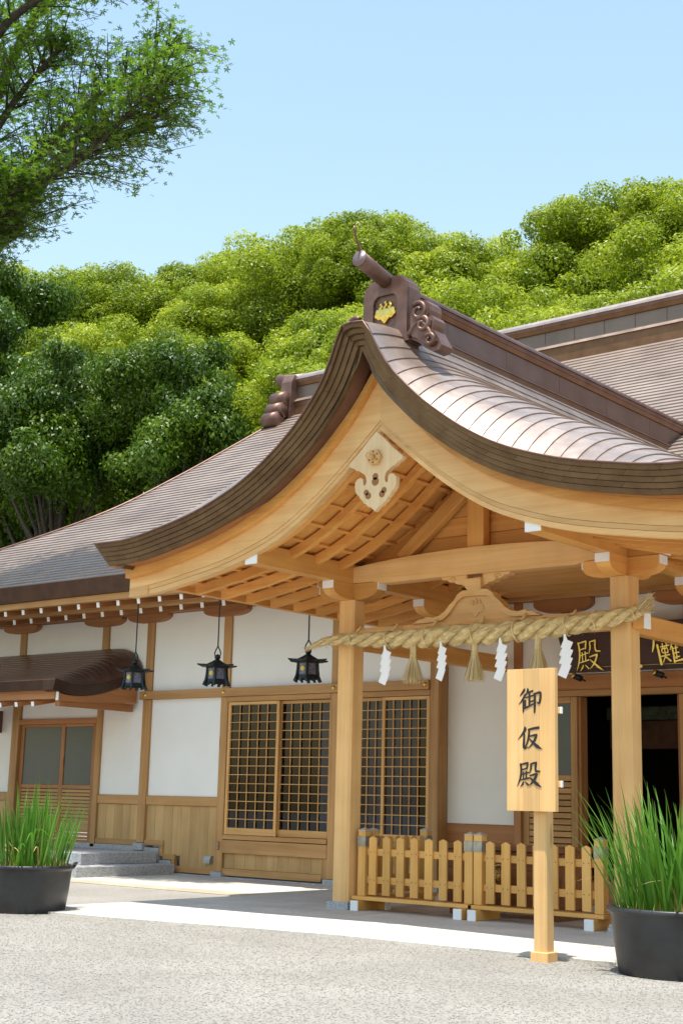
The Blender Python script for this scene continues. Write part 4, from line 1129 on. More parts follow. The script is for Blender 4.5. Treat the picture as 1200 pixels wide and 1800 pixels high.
# ------------------------------------------------------------------ lettering: brush strokes as tapered ribbons
CH = {
 'go': [[(465, 355, 20), (455, 385, 46), (410, 450, 34), (372, 498, 8)], [(478, 462, 30), (440, 545, 40), (395, 612, 26), (350, 655, 6)], [(442, 575, 36), (440, 700, 38), (436, 812, 24)],
        [(522, 352, 22), (530, 392, 46), (505, 455, 30), (458, 512, 10)], [(525, 440, 24), (570, 418, 30), (622, 402, 34)], [(480, 530, 22), (560, 508, 26), (645, 486, 28)], [(556, 425, 34), (557, 560, 40), (553, 690, 34)],
        [(556, 612, 22), (640, 590, 26)], [(480, 580, 28), (478, 715, 30)], [(428, 752, 14), (500, 722, 36), (632, 655, 20)], [(662, 450, 40), (660, 640, 46), (655, 822, 30)],
        [(640, 465, 24), (710, 445, 36), (765, 432, 44), (775, 480, 38), (762, 590, 40), (742, 655, 40), (698, 618, 8)]],
 'ka': [[(462, 1090, 18), (478, 1130, 56), (440, 1215, 44), (335, 1335, 6)], [(455, 1235, 34), (448, 1400, 46), (445, 1490, 50), (480, 1520, 22), (520, 1470, 8)], [(530, 1150, 30), (620, 1128, 40), (735, 1112, 46)],
        [(552, 1140, 34), (545, 1270, 40), (515, 1400, 34), (462, 1515, 14)], [(555, 1275, 24), (620, 1262, 32), (695, 1250, 40)], [(690, 1252, 42), (650, 1365, 44), (590, 1450, 28), (525, 1505, 8)], [(560, 1330, 20), (640, 1415, 46), (705, 1475, 60), (795, 1522, 6)]],
 'den': [[(385, 1805, 40), (398, 1900, 42), (392, 2020, 40), (362, 2135, 30), (318, 2232, 6)], [(380, 1818, 24), (450, 1800, 32), (525, 1785, 38)], [(520, 1788, 38), (512, 1840, 38), (498, 1900, 30)], [(400, 1915, 22), (510, 1888, 26)],
        [(400, 2005, 18), (470, 1982, 24), (535, 1965, 26)], [(438, 1955, 24), (436, 2095, 28)], [(492, 1945, 28), (490, 2080, 30)], [(382, 2112, 18), (470, 2090, 30), (545, 2070, 28)], [(440, 2150, 26), (420, 2195, 34), (378, 2238, 6)], [(470, 2145, 10), (500, 2170, 26), (528, 2202, 34)],
        [(582, 1810, 36), (588, 1885, 36), (550, 1985, 8)], [(580, 1800, 20), (630, 1790, 30), (685, 1780, 38)], [(680, 1785, 40), (666, 1880, 36), (672, 1945, 40), (750, 1945, 30)], [(560, 2028, 20), (620, 2010, 32), (695, 1995, 40)],
        [(692, 1998, 42), (655, 2095, 44), (600, 2165, 30), (545, 2212, 6)], [(560, 2065, 16), (630, 2125, 44), (695, 2185, 58), (780, 2242, 6)]],
 'na': [[(910, 140, 14), (906, 185, 16), (888, 238, 6)], [(938, 178, 16), (950, 260, 18), (962, 345, 20)], [(965, 198, 8), (1045, 186, 10)], [(985, 172, 9), (988, 215, 9)], [(1020, 168, 9), (1022, 210, 9)], [(975, 216, 9), (1032, 208, 9), (1030, 246, 9)], [(975, 216, 9), (978, 250, 9), (1030, 246, 9)], [(1002, 195, 9), (1006, 290, 10)],
        [(966, 278, 9), (1044, 264, 10)], [(1005, 275, 10), (980, 330, 5)], [(1008, 282, 9), (1050, 318, 14)], [(1072, 172, 12), (1052, 225, 6)], [(1072, 200, 13), (1080, 270, 14), (1084, 332, 16)], [(1074, 218, 9), (1122, 208, 10)], [(1078, 256, 9), (1130, 248, 10)], [(1080, 292, 9), (1132, 283, 10)], [(1104, 195, 10), (1106, 302, 10)], [(1080, 324, 9), (1165, 308, 16)], [(1098, 168, 12), (1108, 190, 10)]],
 'tsui': [[(70, 30, 14), (60, 60, 6)], [(60, 60, 14), (62, 170, 14)], [(60, 65, 10), (140, 60, 12), (136, 105, 12), (62, 112, 10)], [(62, 125, 10), (150, 118, 12), (146, 168, 12), (62, 172, 10)], [(-10, 50, 14), (10, 70, 16)], [(-20, 110, 10), (15, 105, 12), (0, 150, 14), (10, 190, 12)], [(-30, 215, 8), (20, 185, 14), (80, 205, 16), (170, 215, 20)]],
}
def glyph(name, parent, strokes, fx, fz, y, depth, mat, wscale=1.0, k=1.0):
    V = []; F = []
    for st in strokes:
        P = [Vector((fx(p[0], p[1]), fz(p[0], p[1]))) for p in st]; Wd = [p[2] * k * wscale / 2 for p in st]
        # densify
        Q = []; Ws = []
        for i in range(len(P) - 1):
            for t in (0, .33, .66): Q.append(P[i].lerp(P[i + 1], t)); Ws.append(Wd[i] + (Wd[i + 1] - Wd[i]) * t)
        Q.append(P[-1]); Ws.append(Wd[-1])
        # soft corners
        for _ in range(2):
            Q2 = Q[:]
            for i in range(1, len(Q) - 1): Q2[i] = Q[i] * .6 + (Q[i - 1] + Q[i + 1]) * .2
            Q = Q2
        t0 = (Q[1] - Q[0]).normalized(); t1 = (Q[-1] - Q[-2]).normalized()
        Q = [Q[0] - t0 * Ws[0] * .55] + Q + [Q[-1] + t1 * Ws[-1] * .55]; Ws = [Ws[0] * .5] + Ws + [Ws[-1] * .5]
        o = len(V); n = len(Q)
        for i in range(n):
            t = (Q[min(i + 1, n - 1)] - Q[max(i - 1, 0)]).normalized(); nn = Vector((-t.y, t.x))
            a, b_ = Q[i] + nn * Ws[i], Q[i] - nn * Ws[i]
            dd = depth * random.uniform(.985, 1.0)
            V += [(a.x, y - dd, a.y), (b_.x, y - dd, b_.y), (b_.x, y, b_.y), (a.x, y, a.y)]
        for i in range(n - 1):
            for c in range(4): F.append((o + 4 * i + c, o + 4 * i + (c + 1) % 4, o + 4 * i + 4 + (c + 1) % 4, o + 4 * i + 4 + c))
        F += [(o, o + 3, o + 2, o + 1), (o + 4 * n - 4, o + 4 * n - 3, o + 4 * n - 2, o + 4 * n - 1)]
        depth += .00015
    return poly(name, parent, V, F, mat)
def sign():
    s = empty('sign_board', (-5.93, 9.74, 0)); tag(s, 'tall pale wooden sign on a post with three black brush-written characters', 'sign')
    x0, x1, y, z0, z1 = -6.178, -5.732, 9.705, 1.147, 2.268
    w = (x1 - x0) / 3
    for i, (a, b_) in enumerate(((x0, x0 + .155), (x0 + .155, x0 + .30), (x0 + .30, x1))):
        box('board_plank', s, (a + .0004, b_ - .0004), (y, y + .045), (z0, z1), pale('z'), .0015)
    for z in (1.935, 1.36):
        box('batten', s, (x0 + .02, x1 + .015), (y + .046, y + .075), (z - .025, z + .025), pale('x'), .003)
        white_end(s, (x1 + .0155, x1 + .028), (y + .0455, y + .0755), (z - .026, z + .026))
    px = -5.915
    h, k = .060, .012
    pts = [(px + a, 9.826 + b_) for a, b_ in ((-h + k, -h), (h - k, -h), (h, -h + k), (h, h - k), (h - k, h), (-h + k, h), (-h, h - k), (-h, -h + k))]
    prism('post', s, pts, 'xy', .085, 2.1, pale('z'))
    box('post_base', s, (px - .078, px + .078), (9.748, 9.904), (-.05, .083), pale('z'), .006)
    sx = (x1 - x0) / 925; sz = (z1 - z0) / (250 * 10.909)
    fx = lambda a, b_: x0 + (a - 115) * sx
    fz = lambda a, b_: z1 - (b_ + 30) * sz
    for nm in ('go', 'ka', 'den'): glyph('character', s, CH[nm], fx, fz, y - .0003, .002, INK, k=sx)
sign()
def plaque():
    p = empty('name_plaque', (XC, 15.6, 2.85)); tag(p, 'dark lacquered name plaque with raised gold characters above the entrance', 'plaque')
    tl = R(10)
    xL, xR, zb, zt = -9.02, -7.30, 2.845, 3.42
    V = [(xL, 15.60, zb), (xR, 15.60, zb), (xR + .12, 15.50, zt), (xL - .12, 15.50, zt)]
    VV = V + [(x, y + .06, z) for x, y, z in V]
    poly('board', p, VV, [(0, 1, 2, 3), (7, 6, 5, 4), (0, 4, 5, 1), (1, 5, 6, 2), (2, 6, 7, 3), (3, 7, 4, 0)], DARKWOOD)
    sl_ = (15.50 - 15.60) / (zt - zb)
    tube('gold_line', p, [(xL - .008, 15.598 + sl_ * .055, zb + .055), (xR + .008, 15.598 + sl_ * .055, zb + .055)], .004, GOLD, 6)
    def ch(nm, cx, w, src):
        (sx0, sx1, sy0, sy1) = src; k = w / (sx1 - sx0)
        o = glyph('gold_character', p, CH[nm], lambda a, b_: cx + (a - (sx0 + sx1) / 2) * k, lambda a, b_: 3.04 - (b_ - (sy0 + sy1) / 2) * k, 0, .02, GOLD, {'den': .62, 'na': 1.1, 'tsui': 1.1}[nm], k)
        o.location.y = 15.60 + sl_ * (3.04 - zb) - .012 - wpos(p).y; o.rotation_euler = (math.atan(-sl_), 0, 0)
    ch('den', -8.69, .38, (318, 780, 1780, 2242)); ch('tsui', -8.15, .34, (-30, 170, 30, 215)); ch('na', -7.62, .40, (888, 1165, 140, 345))
    for x, w in ((-8.87, 'left'), (-7.76, 'right')):
        t = empty('spotlight', (x, 15.5, 2.78)); tag(t, 'small dark spotlight with brass rim under the %s end of the name plaque' % w, 'spotlight')
        tube('body', t, [(x + .07, 15.56, 2.755), (x - .0, 15.49, 2.79)], .038, INK, 12)
        tube('rim', t, [(x - .002, 15.488, 2.791), (x - .016, 15.474, 2.798)], .042, BRASS, 12)
        tube('stem', t, [(x + .05, 15.56, 2.76), (x + .06, 15.66, 2.74)], .012, INK, 8)
plaque()

# ------------------------------------------------------------------ straw rope, tassels, paper streamers
def rope():
    r = empty('straw_rope', (XC, 12.19, 2.9)); tag(r, 'thick twisted straw rope strung across the front of the porch columns', 'rope')
    path = [(-10.40, 12.17, 2.90, .010), (-10.30, 12.17, 2.925, .03), (-10.15, 12.18, 2.955, .048), (-9.95, 12.19, 2.965, .062), (-9.7, 12.19, 2.95, .075), (-9.4, 12.19, 2.932, .088), (-9.0, 12.19, 2.925, .102), (-8.5, 12.185, 2.925, .112), (-8.1, 12.185, 2.925, .114), (-7.7, 12.185, 2.93, .110), (-7.3, 12.185, 2.942, .104), (-6.9, 12.19, 2.965, .095), (-6.6, 12.19, 2.995, .085), (-6.35, 12.19, 3.03, .070), (-6.24, 12.19, 3.05, .055)]
    cx = Curve([(i, p[0]) for i, p in enumerate(path)]); cz = Curve([(i, p[2]) for i, p in enumerate(path)]); cr = Curve([(i, p[3]) for i, p in enumerate(path)])
    cyv = Curve([(i, p[1]) for i, p in enumerate(path)])
    n = 330; S = np.linspace(0, len(path) - 1, n)
    C = [Vector((cx(s), cyv(s), cz(s))) for s in S]; Rr = [max(.006, cr(s)) for s in S]
    arc = np.r_[0, np.cumsum([(C[i + 1] - C[i]).length for i in range(n - 1)])]
    FV = []; FF = []
    for k in range(3):
        pts = []; rad = []
        for i in range(n):
            th = -arc[i] / .62 * 2 * math.pi + k * 2 * math.pi / 3
            t = (C[min(i + 1, n - 1)] - C[max(i - 1, 0)]).normalized(); a = Vector((0, 1, 0)); b_ = t.cross(a).normalized()
            pts.append(C[i] + (a * math.cos(th) + b_ * math.sin(th)) * Rr[i] * .55); rad.append(Rr[i] * .50)
        V, F = tube_geo(pts, rad, 14)
        # fibre ridges running along the strand with a slight own twist
        W_ = []
        for i in range(n):
            for q in range(14):
                v = V[i * 14 + q]; d = (v - pts[i]); W_.append(pts[i] + d * (1 + .09 * math.sin((q * 5 + i * .9)) + random.uniform(-.05, .05)))
        poly('strand', r, W_, F, STRAW, True)
        for _ in range(1300):
            i = random.randrange(6, n - 12); th = random.uniform(0, 6.28); ln = random.randint(5, 10); o = len(FV); d0 = random.uniform(-.05, .05)
            for q in range(3):
                ii = min(n - 2, i + q * ln // 2); t = (pts[ii + 1] - pts[ii - 1]).normalized(); a = t.cross(Vector((0, 0, 1))).normalized(); b_ = t.cross(a)
                nn = a * math.cos(th + d0 * q * 4) + b_ * math.sin(th + d0 * q * 4); w = t.cross(nn) * (.0030 if q < 2 else .001)
                c_ = pts[ii] + nn * rad[ii] * (1.06 + .05 * q * random.random()); FV.extend([c_ - w, c_ + w])
            FF.extend([(o, o + 1, o + 3, o + 2), (o + 2, o + 3, o + 5, o + 4)])
    tag(poly('straw_fibres', r, FV, FF, STRAWF), kind='stuff')
    # loose fibres
    P = []; Fh = []
    for _ in range(1500):
        i = random.randrange(8, n - 4); t = (C[i + 1] - C[i]).normalized(); th = random.uniform(0, 6.28)
        a = Vector((0, 1, 0)); b_ = t.cross(a).normalized(); nn = a * math.cos(th) + b_ * math.sin(th)
        p0 = C[i] + nn * Rr[i] * .85; d = (nn * random.uniform(.3, 1) + t * random.uniform(-1.4, 1.4) + Vector((0, 0, -.3))).normalized() * random.uniform(.03, .085)
        w = t.cross(d).normalized() * .0014; o = len(P); P += [p0 - w, p0 + w, p0 + d]; Fh.append((o, o + 1, o + 2))
    tag(poly('loose_fibres', r, P, Fh, STRAWF), kind='stuff')
    # tuft at the right end, frayed tail at the left
    P = []; Fh = []
    base = C[-1]
    for _ in range(220):
        d = Vector((.16 + random.uniform(-.03, .03), random.uniform(-.05, .05), random.uniform(-.035, .13) + .02)); st = base + Vector((-.05, random.uniform(-.04, .04), random.uniform(-.035, .035)))
        w = Vector((0, random.uniform(-1, 1), random.uniform(-1, 1))).normalized() * .0028; o = len(P); P += [st - w, st + w, st + d + w * .7, st + d - w * .7]; Fh.append((o, o + 1, o + 2, o + 3))
    for _ in range(60):
        st = C[3] + Vector((random.uniform(0, .1), random.uniform(-.015, .015), random.uniform(-.015, .015))); d = Vector((-.16 + random.uniform(-.05, .06), random.uniform(-.03, .03), random.uniform(-.07, .0)))
        w = Vector((0, random.uniform(-1, 1), random.uniform(-1, 1))).normalized() * .002; o = len(P); P += [st - w, st + w, st + d]; Fh.append((o, o + 1, o + 2))
    tag(poly('frayed_ends', r, P, Fh, STRAWF), kind='stuff')
    # ties round the rope and to the beam
    for x in (-9.78, -9.27, -8.75, -8.14, -7.62, -7.04, -6.72, -6.30):
        i = int(np.argmin([abs(c.x - x) for c in C])); c = C[i]; rr = Rr[i] * 1.07
        pts = [(c.x + .012 * math.sin(t * 2), c.y + rr * math.cos(t), c.z + rr * math.sin(t)) for t in np.linspace(0, 2 * math.pi, 22)]
        tube('tie', r, pts, .008, STRAW, 6)
        if x < -6.8:
            tube('tie_knot', r, [(c.x + .01, 12.22, c.z + rr * .85), (c.x + .015, 12.30, 3.10), (c.x + .005, 12.335, 3.135)], [.012, .020, .004], STRAW, 6)
    return C, Rr
ROPE_C, ROPE_R = rope()
def tassels():
    names = ('leftmost of the three straw tassels hanging from the rope', 'middle straw tassel hanging from the rope beside the sign', 'straw tassel on the rope directly above the sign board')
    for x, lab in zip((-8.925, -8.135, -7.37), names):
        i = int(np.argmin([abs(c.x - x) for c in ROPE_C])); zt = ROPE_C[i].z - ROPE_R[i] * .9
        t = empty('straw_tassel', (x, 12.16, zt)); tag(t, lab, 'tassel', 'straw tassels on the rope')
        P = []; F = []
        for _ in range(330):
            a = random.uniform(0, 6.28); q = math.sqrt(random.random()); r0, r1 = .034 * q, .122 * q ** .8
            L_ = .385 * random.uniform(.86, 1.04)
            p0 = Vector((x + r0 * math.cos(a), 12.16 + r0 * math.sin(a), zt + .02)); pm = Vector((x + r0 * 1.05 * math.cos(a), 12.16 + r0 * 1.05 * math.sin(a), zt - .11))
            p1 = Vector((x + r1 * math.cos(a), 12.16 + r1 * math.sin(a), zt - L_)) + Vector((random.uniform(-.012, .012), random.uniform(-.012, .012), 0))
            w = Vector((math.cos(a + 1.57), math.sin(a + 1.57), 0)) * .0032
            o = len(P); P += [p0 - w, p0 + w, pm - w, pm + w, p1 - w * .6, p1 + w * .6]; F += [(o, o + 1, o + 3, o + 2), (o + 2, o + 3, o + 5, o + 4)]
        poly('straw', t, P, F, STRAWF)
        V, F = lathe_geo([(.030, .03), (.033, -.02), (.031, -.11), (.046, -.16)], 12)
        poly('bundle', t, [(x + a, 12.16 + b_, zt + c) for a, b_, c in V], F, STRAW, True)
        pts = [(x + .036 * math.cos(a), 12.16 + .036 * math.sin(a), zt - .10 + .004 * math.sin(a * 2)) for a in np.linspace(0, 6.4, 14)]
        tube('tie', t, pts, .006, STRAW, 5)
tassels()
def streamers():
    labs = ('folded white paper streamer on the rope, nearest the left porch column', 'folded white paper streamer between the left and middle straw tassels', 'folded white paper streamer just left of the sign board top', 'folded white paper streamer right of the sign board, nearest the right column')
    for (x, zb), lab, tw in zip(((-9.27, 2.45), (-8.525, 2.47), (-7.79, 2.44), (-7.035, 2.445)), labs, (.1, -.15, .05, .18)):
        s = empty('paper_streamer', (x, 12.09, zb)); tag(s, lab, 'paper streamer', 'paper streamers on the rope')
        zt = 2.86; hgt = zt - zb
        def piece(nm, q, y):
            prism(nm, s, [(x + a, z) for a, z in q], 'xz', y, y + .002, PAPER)
        piece('hanging_strip', [(.0, zt), (.018, zt), (.05, zt - .10), (-.005, zt - .10)], 12.086)
        ca, sa = math.cos(.42), math.sin(.42)
        for k, (cx_, dz, w, h) in enumerate(((.030, .105, .10, .095), (.022, .180, .115, .10), (.016, .255, .115, .10), (.0, .345, .095, .14))):
            q = [(cx_ + a * w * .5 * ca + c * h * .5 * sa, zt - dz * hgt / .40 - a * w * .5 * sa + c * h * .5 * ca) for a, c in ((-1, -1), (1, -1), (1, 1), (-1, 1))]
            piece('fold', q, 12.089 + .004 * k)
        s.rotation_euler = (0, 0, tw)
streamers()

# ------------------------------------------------------------------ hanging lanterns
def lanterns():
    labs = ('black iron hanging lantern at the left, in front of the small canopy roof', 'black iron hanging lantern in the middle of the three, left of the lattice doors', 'black iron hanging lantern nearest the porch column, above the lattice doors')
    pierced = plain('pierced_panel', (.16, .16, .22), .5, .2, var=.95, nscale=60)
    root = empty('hanging_lantern')
    hx = lambda r, z, off=0: [(r * math.cos(R(60 * k + off)), r * math.sin(R(60 * k + off)), z) for k in range(6)]
    def loft(rings):
        V = []; F = []
        for rg in rings: V += rg
        for i in range(len(rings) - 1):
            for k in range(6): F.append((i * 6 + k, i * 6 + (k + 1) % 6, (i + 1) * 6 + (k + 1) % 6, (i + 1) * 6 + k))
        F.append(tuple(range(6))[::-1]); F.append(tuple(range(6 * len(rings) - 6, 6 * len(rings))))
        return V, F
    loc = lambda nm, g, m, sm=False: put(bpy.data.objects.new(nm, mesh_of(*g, m, sm)), (0, 0, 0), root)
    # roof with upturned corners
    V = []; F = []
    rings = [(.035, .415), (.10, .375), (.18, .335), (.245, .318), (.30, .318)]
    m = 36
    for r, z in rings:
        for k in range(m):
            th = 2 * math.pi * k / m; c = abs((k % 6) / 6 - .5) * 2          # 1 at corners
            rr = r * (1 if r < .06 else (.80 + .20 * c ** 2 + (.13 * (c ** 8) if r > .24 else 0)))
            V.append((rr * math.cos(th), rr * math.sin(th), z + (.018 * c ** 4 if r > .2 else 0)))
    for k in range(m):
        v = V[(len(rings) - 1) * m + k]; V.append((v[0] * .97, v[1] * .97, v[2] - .024))
    for i in range(len(rings)):
        for k in range(m): F.append((i * m + k, (i + 1) * m + k, (i + 1) * m + (k + 1) % m, i * m + (k + 1) % m))
    V.append((0, 0, .30)); ci = len(V) - 1; o = len(rings) * m
    for k in range(m): F.append((o + k, ci, o + (k + 1) % m))
    loc('roof', (V, [f[::-1] for f in F]), IRON)
    loc('knob', lathe_geo([(.02, .41), (.045, .43), (.05, .455), (.035, .48), (.012, .495), (.001, .505)], 14), IRON, True)
    loc('upper_band', loft([hx(.168, .27), hx(.172, .315)]), IRON)
    loc('lower_band', loft([hx(.178, .075), hx(.172, .10)]), IRON)
    for k in range(6):
        a0, a1 = R(60 * k), R(60 * k + 60); am = (a0 + a1) / 2
        p0, p1 = [Vector((.160 * math.cos(a), .160 * math.sin(a), 0)) for a in (a0, a1)]
        V = [p0 + Vector((0, 0, .10)), p1 + Vector((0, 0, .10)), p1 + Vector((0, 0, .27)), p0 + Vector((0, 0, .27))]
        loc('side_panel', (V, [(0, 1, 2, 3)]), pierced)
        # flared corner leg
        pts = [Vector((r * math.cos(a0), r * math.sin(a0), z)) for r, z in ((.162, .29), (.168, .18), (.18, .09), (.215, .0))]
        loc('leg', tube_geo(pts, [.02, .02, .022, .026], 6), IRON)
        # apron between the legs
        q0, q1 = p0 * 1.10, p1 * 1.10
        V = [q0 + Vector((0, 0, .035)), q1 + Vector((0, 0, .035)), q1 + Vector((0, 0, .075)), q0 + Vector((0, 0, .075))]
        loc('apron', (V, [(0, 1, 2, 3)]), IRON)
        f0 = Vector((.19 * math.cos(am), .19 * math.sin(am), 0)) * .92
        loc('foot', tube_geo([f0 + Vector((0, 0, .05)), f0 * 1.12 + Vector((0, 0, .005))], [.016, .022], 6), IRON)
    # gilt crest on the face toward the yard
    am = R(-90)
    for a in (am,):
        n_ = Vector((math.cos(a), math.sin(a), 0))
        V, F = lathe_geo([(.042, 0), (.042, .006), (.030, .012), (.001, .012)], 12)
        V = [n_ * (.1395 + z) + Vector((-math.sin(a), math.cos(a), 0)) * x + Vector((0, 0, .195 + y)) for x, y, z in V]
        loc('gilt_crest', (V, F), plain('crest_yellow', (.62, .50, .10), .5, .4, var=.2, nscale=40))
    # ring and rod
    pts = [(.0, 0, .455), (.05, 0, .47), (.062, 0, .51), (.045, 0, .56), (.018, 0, .595), (.008, 0, .62), (-.008, 0, .62), (-.018, 0, .595), (-.045, 0, .56), (-.062, 0, .51), (-.05, 0, .47), (0, 0, .455)]
    loc('ring', tube_geo(pts, .010, 6), IRON, True)
    L = [root, copy_tree(root), copy_tree(root)]
    for t, x, lab, zt, rz in zip(L, (-15.74, -14.025, -12.325), labs, (4.03, 4.0, 3.86), (.12, .10, .14)):
        t.location = (x, 14.4, 2.745); t.rotation_euler = (0, 0, rz - .03); WP[t.name] = Vector((x, 14.4, 2.745)); t.scale = (.9, .9, .9)
        tag(t, lab, 'lantern', 'hanging lanterns under the eaves')
        V, F = tube_geo([(0, 0, .615), (0, 0, (zt - 2.745) / .9)], .011, 6)
        o = bpy.data.objects.new('rod', mesh_of(V, F, IRON)); COL.objects.link(o); o.parent = t
lanterns()

# ------------------------------------------------------------------ fences
def fence(label, x0, n, w, loc, rz=0):
    """panel of n pickets, w wide, built along local +x at y = 0"""
    f = empty('picket_fence')
    zb = .155
    box('base_board', f, (-.03, w + .03), (-.11, .11), (.108, .148), fen('x'), .004)
    for x in (.03, w - .13):
        ft = empty('foot', (x + .05, 0, .05), f)
        box('block', ft, (x, x + .10), (-.19, .26), (.0, .106), fen('y'), .006)
        box('white_end', ft, (x - .001, x + .101), (-.204, -.1905), (-.001, .1065), WHITE, .006)
    for x in (.0, w - .10):
        p = empty('post', (x + .05, 0, .5), f)
        box('shaft', p, (x, x + .10), (-.05, .05), (.149, .84), fen('z'), .004)
        V = [(x - .002, -.052, .84), (x + .102, -.052, .84), (x + .102, .052, .84), (x - .002, .052, .84), (x - .002, -.052, .848), (x + .102, -.052, .848), (x + .102, .052, .848), (x - .002, .052, .848), (x + .05, 0, .878)]
        poly('cap', p, V, [(0, 1, 5, 4), (1, 2, 6, 5), (2, 3, 7, 6), (3, 0, 4, 7), (4, 5, 8), (5, 6, 8), (6, 7, 8), (7, 4, 8), (3, 2, 1, 0)], plain('cap_metal', (.50, .44, .34), .5, .2))
        box('metal_collar', p, (x - .004, x + .104), (-.054, .054), (.675, .785), STEEL, .002)
    for z0, z1 in ((.58, .655), (.285, .36)):
        box('rail', f, (.101, w - .101), (-.012, .023), (z0, z1), fen('x'), .003)
    me = None
    gap = (w - .2) / n
    nail = plain('nail', (.12, .06, .02), .6)
    for i in range(n):
        x = .1 + gap * (i + .5); hw = .049
        V = [(-hw, -.012, 0), (hw, -.012, 0), (hw, -.012, .60), (0, -.012, .622), (-hw, -.012, .60), (-hw, .012, 0), (hw, .012, 0), (hw, .012, .60), (0, .012, .622), (-hw, .012, .60)]
        F = [(0, 1, 2, 3, 4), (9, 8, 7, 6, 5), (0, 5, 6, 1), (1, 6, 7, 2), (2, 7, 8, 3), (3, 8, 9, 4), (4, 9, 5, 0)]
        if me is None:
            me = mesh_of(V, F, fen('z'))
            nm = mesh_of(*tube_geo([(0, -.0035, 0), (0, .0, 0)], .0055, 6), nail)
        o = bpy.data.objects.new('picket', me); put(o, (x, -.0245, .165 + random.uniform(-.002, .002)), f); o.rotation_euler = (0, random.uniform(-.004, .004), 0)
        for z in (.617, .322):
            for s in (-.028, .028):
                q = bpy.data.objects.new('nail', nm); COL.objects.link(q); q.parent = o; q.location = (s, -.0122, z - .165)
    f.location = loc; f.rotation_euler = (0, 0, rz); tag(f, label, 'fence', 'picket fence panels before the entrance')
    return f
fence('cypress picket fence panel beside the left porch column', 0, 7, 1.505, (-9.832, 12.47, .03))
fence('cypress picket fence panel behind the sign post, ending at the right column', 0, 7, 1.50, (-8.312, 12.47, .03))
fence('picket fence panel running back from the left column, behind the front panels', 0, 6, 1.10, (-9.80, 12.60, .03), R(90))
def offering_box():
    b = empty('offering_box', (XC, 13.3, 0)); tag(b, 'dark wooden offering box with a round brass crest behind the fence', 'offering box')
    x0, x1, y0, y1 = XC - .72, XC + .72, 12.88, 13.45
    for i in range(3): box('front_board', b, (x0, x1), (y0, y0 + .03), (.14 + .19 * i, .328 + .19 * i), BOXWOOD, .004)
    for x in (x0, x1 - .03): box('side_board', b, (x, x + .03), (y0 + .031, y1), (.14, .70), BOXWOOD, .004)
    box('back_board', b, (x0 + .031, x1 - .031), (y1 - .03, y1), (.14, .70), BOXWOOD, .004)
    for y in (y0 - .03, y1 - .03): box('top_rail', b, (x0 - .04, x1 + .04), (y, y + .07), (.711, .765), BOXWOOD, .006)
    for i in range(9): box('top_slat', b, (x0 + .03 + i * .155, x0 + .08 + i * .155), (y0 + .041, y1 - .031), (.705, .745), BOXWOOD, .006)
    for x in (x0 + .05, x1 - .17): box('foot', b, (x, x + .12), (y0 + .02, y1 - .02), (.03, .138), BOXWOOD, .006)
    V, F = lathe_geo([(.115, 0), (.115, .008), (.10, .012), (.096, .006)], 28)
    poly('crest_ring', b, [(XC - .02 + x, y0 - z - .0005, .46 + y) for x, y, z in V], F, BRASS, True)
    crest_geo('crest', b, (XC - .02, y0 - .004, .455), .055, BRASS, .012)
offering_box()

# ------------------------------------------------------------------ tubs of iris
def blade_mesh(seed, L, w, bend, fold):
    rd = random.Random(seed); V = []; F = []; n = 7
    for i in range(n + 1):
        t = i / n; ww = w * (1 - t ** 2.6) * (.75 + .5 * t * (1 - t)) + .0006
        x = bend * L * t ** 2.2; z = L * (t - .35 * max(0, bend) ** 1.4 * t ** 3)
        if fold and t > .55: k = (t - .55) / .45; x += fold * L * .35 * k; z -= fold * L * .5 * k ** 1.3
        V += [(x, -ww, z), (x + ww * .25, 0, z), (x, ww, z)]
    for i in range(n):
        for c in range(2): F.append((3 * i + c, 3 * i + c + 1, 3 * i + 4 + c, 3 * i + 3 + c))
    me = mesh_of(V, F, LEAF_IRIS, True)
    a = me.attributes.new('tint', 'FLOAT', 'POINT'); a.data.foreach_set('value', [rd.choice((.0, .1, .2, .3, .45, .7))] * len(V))
    return me
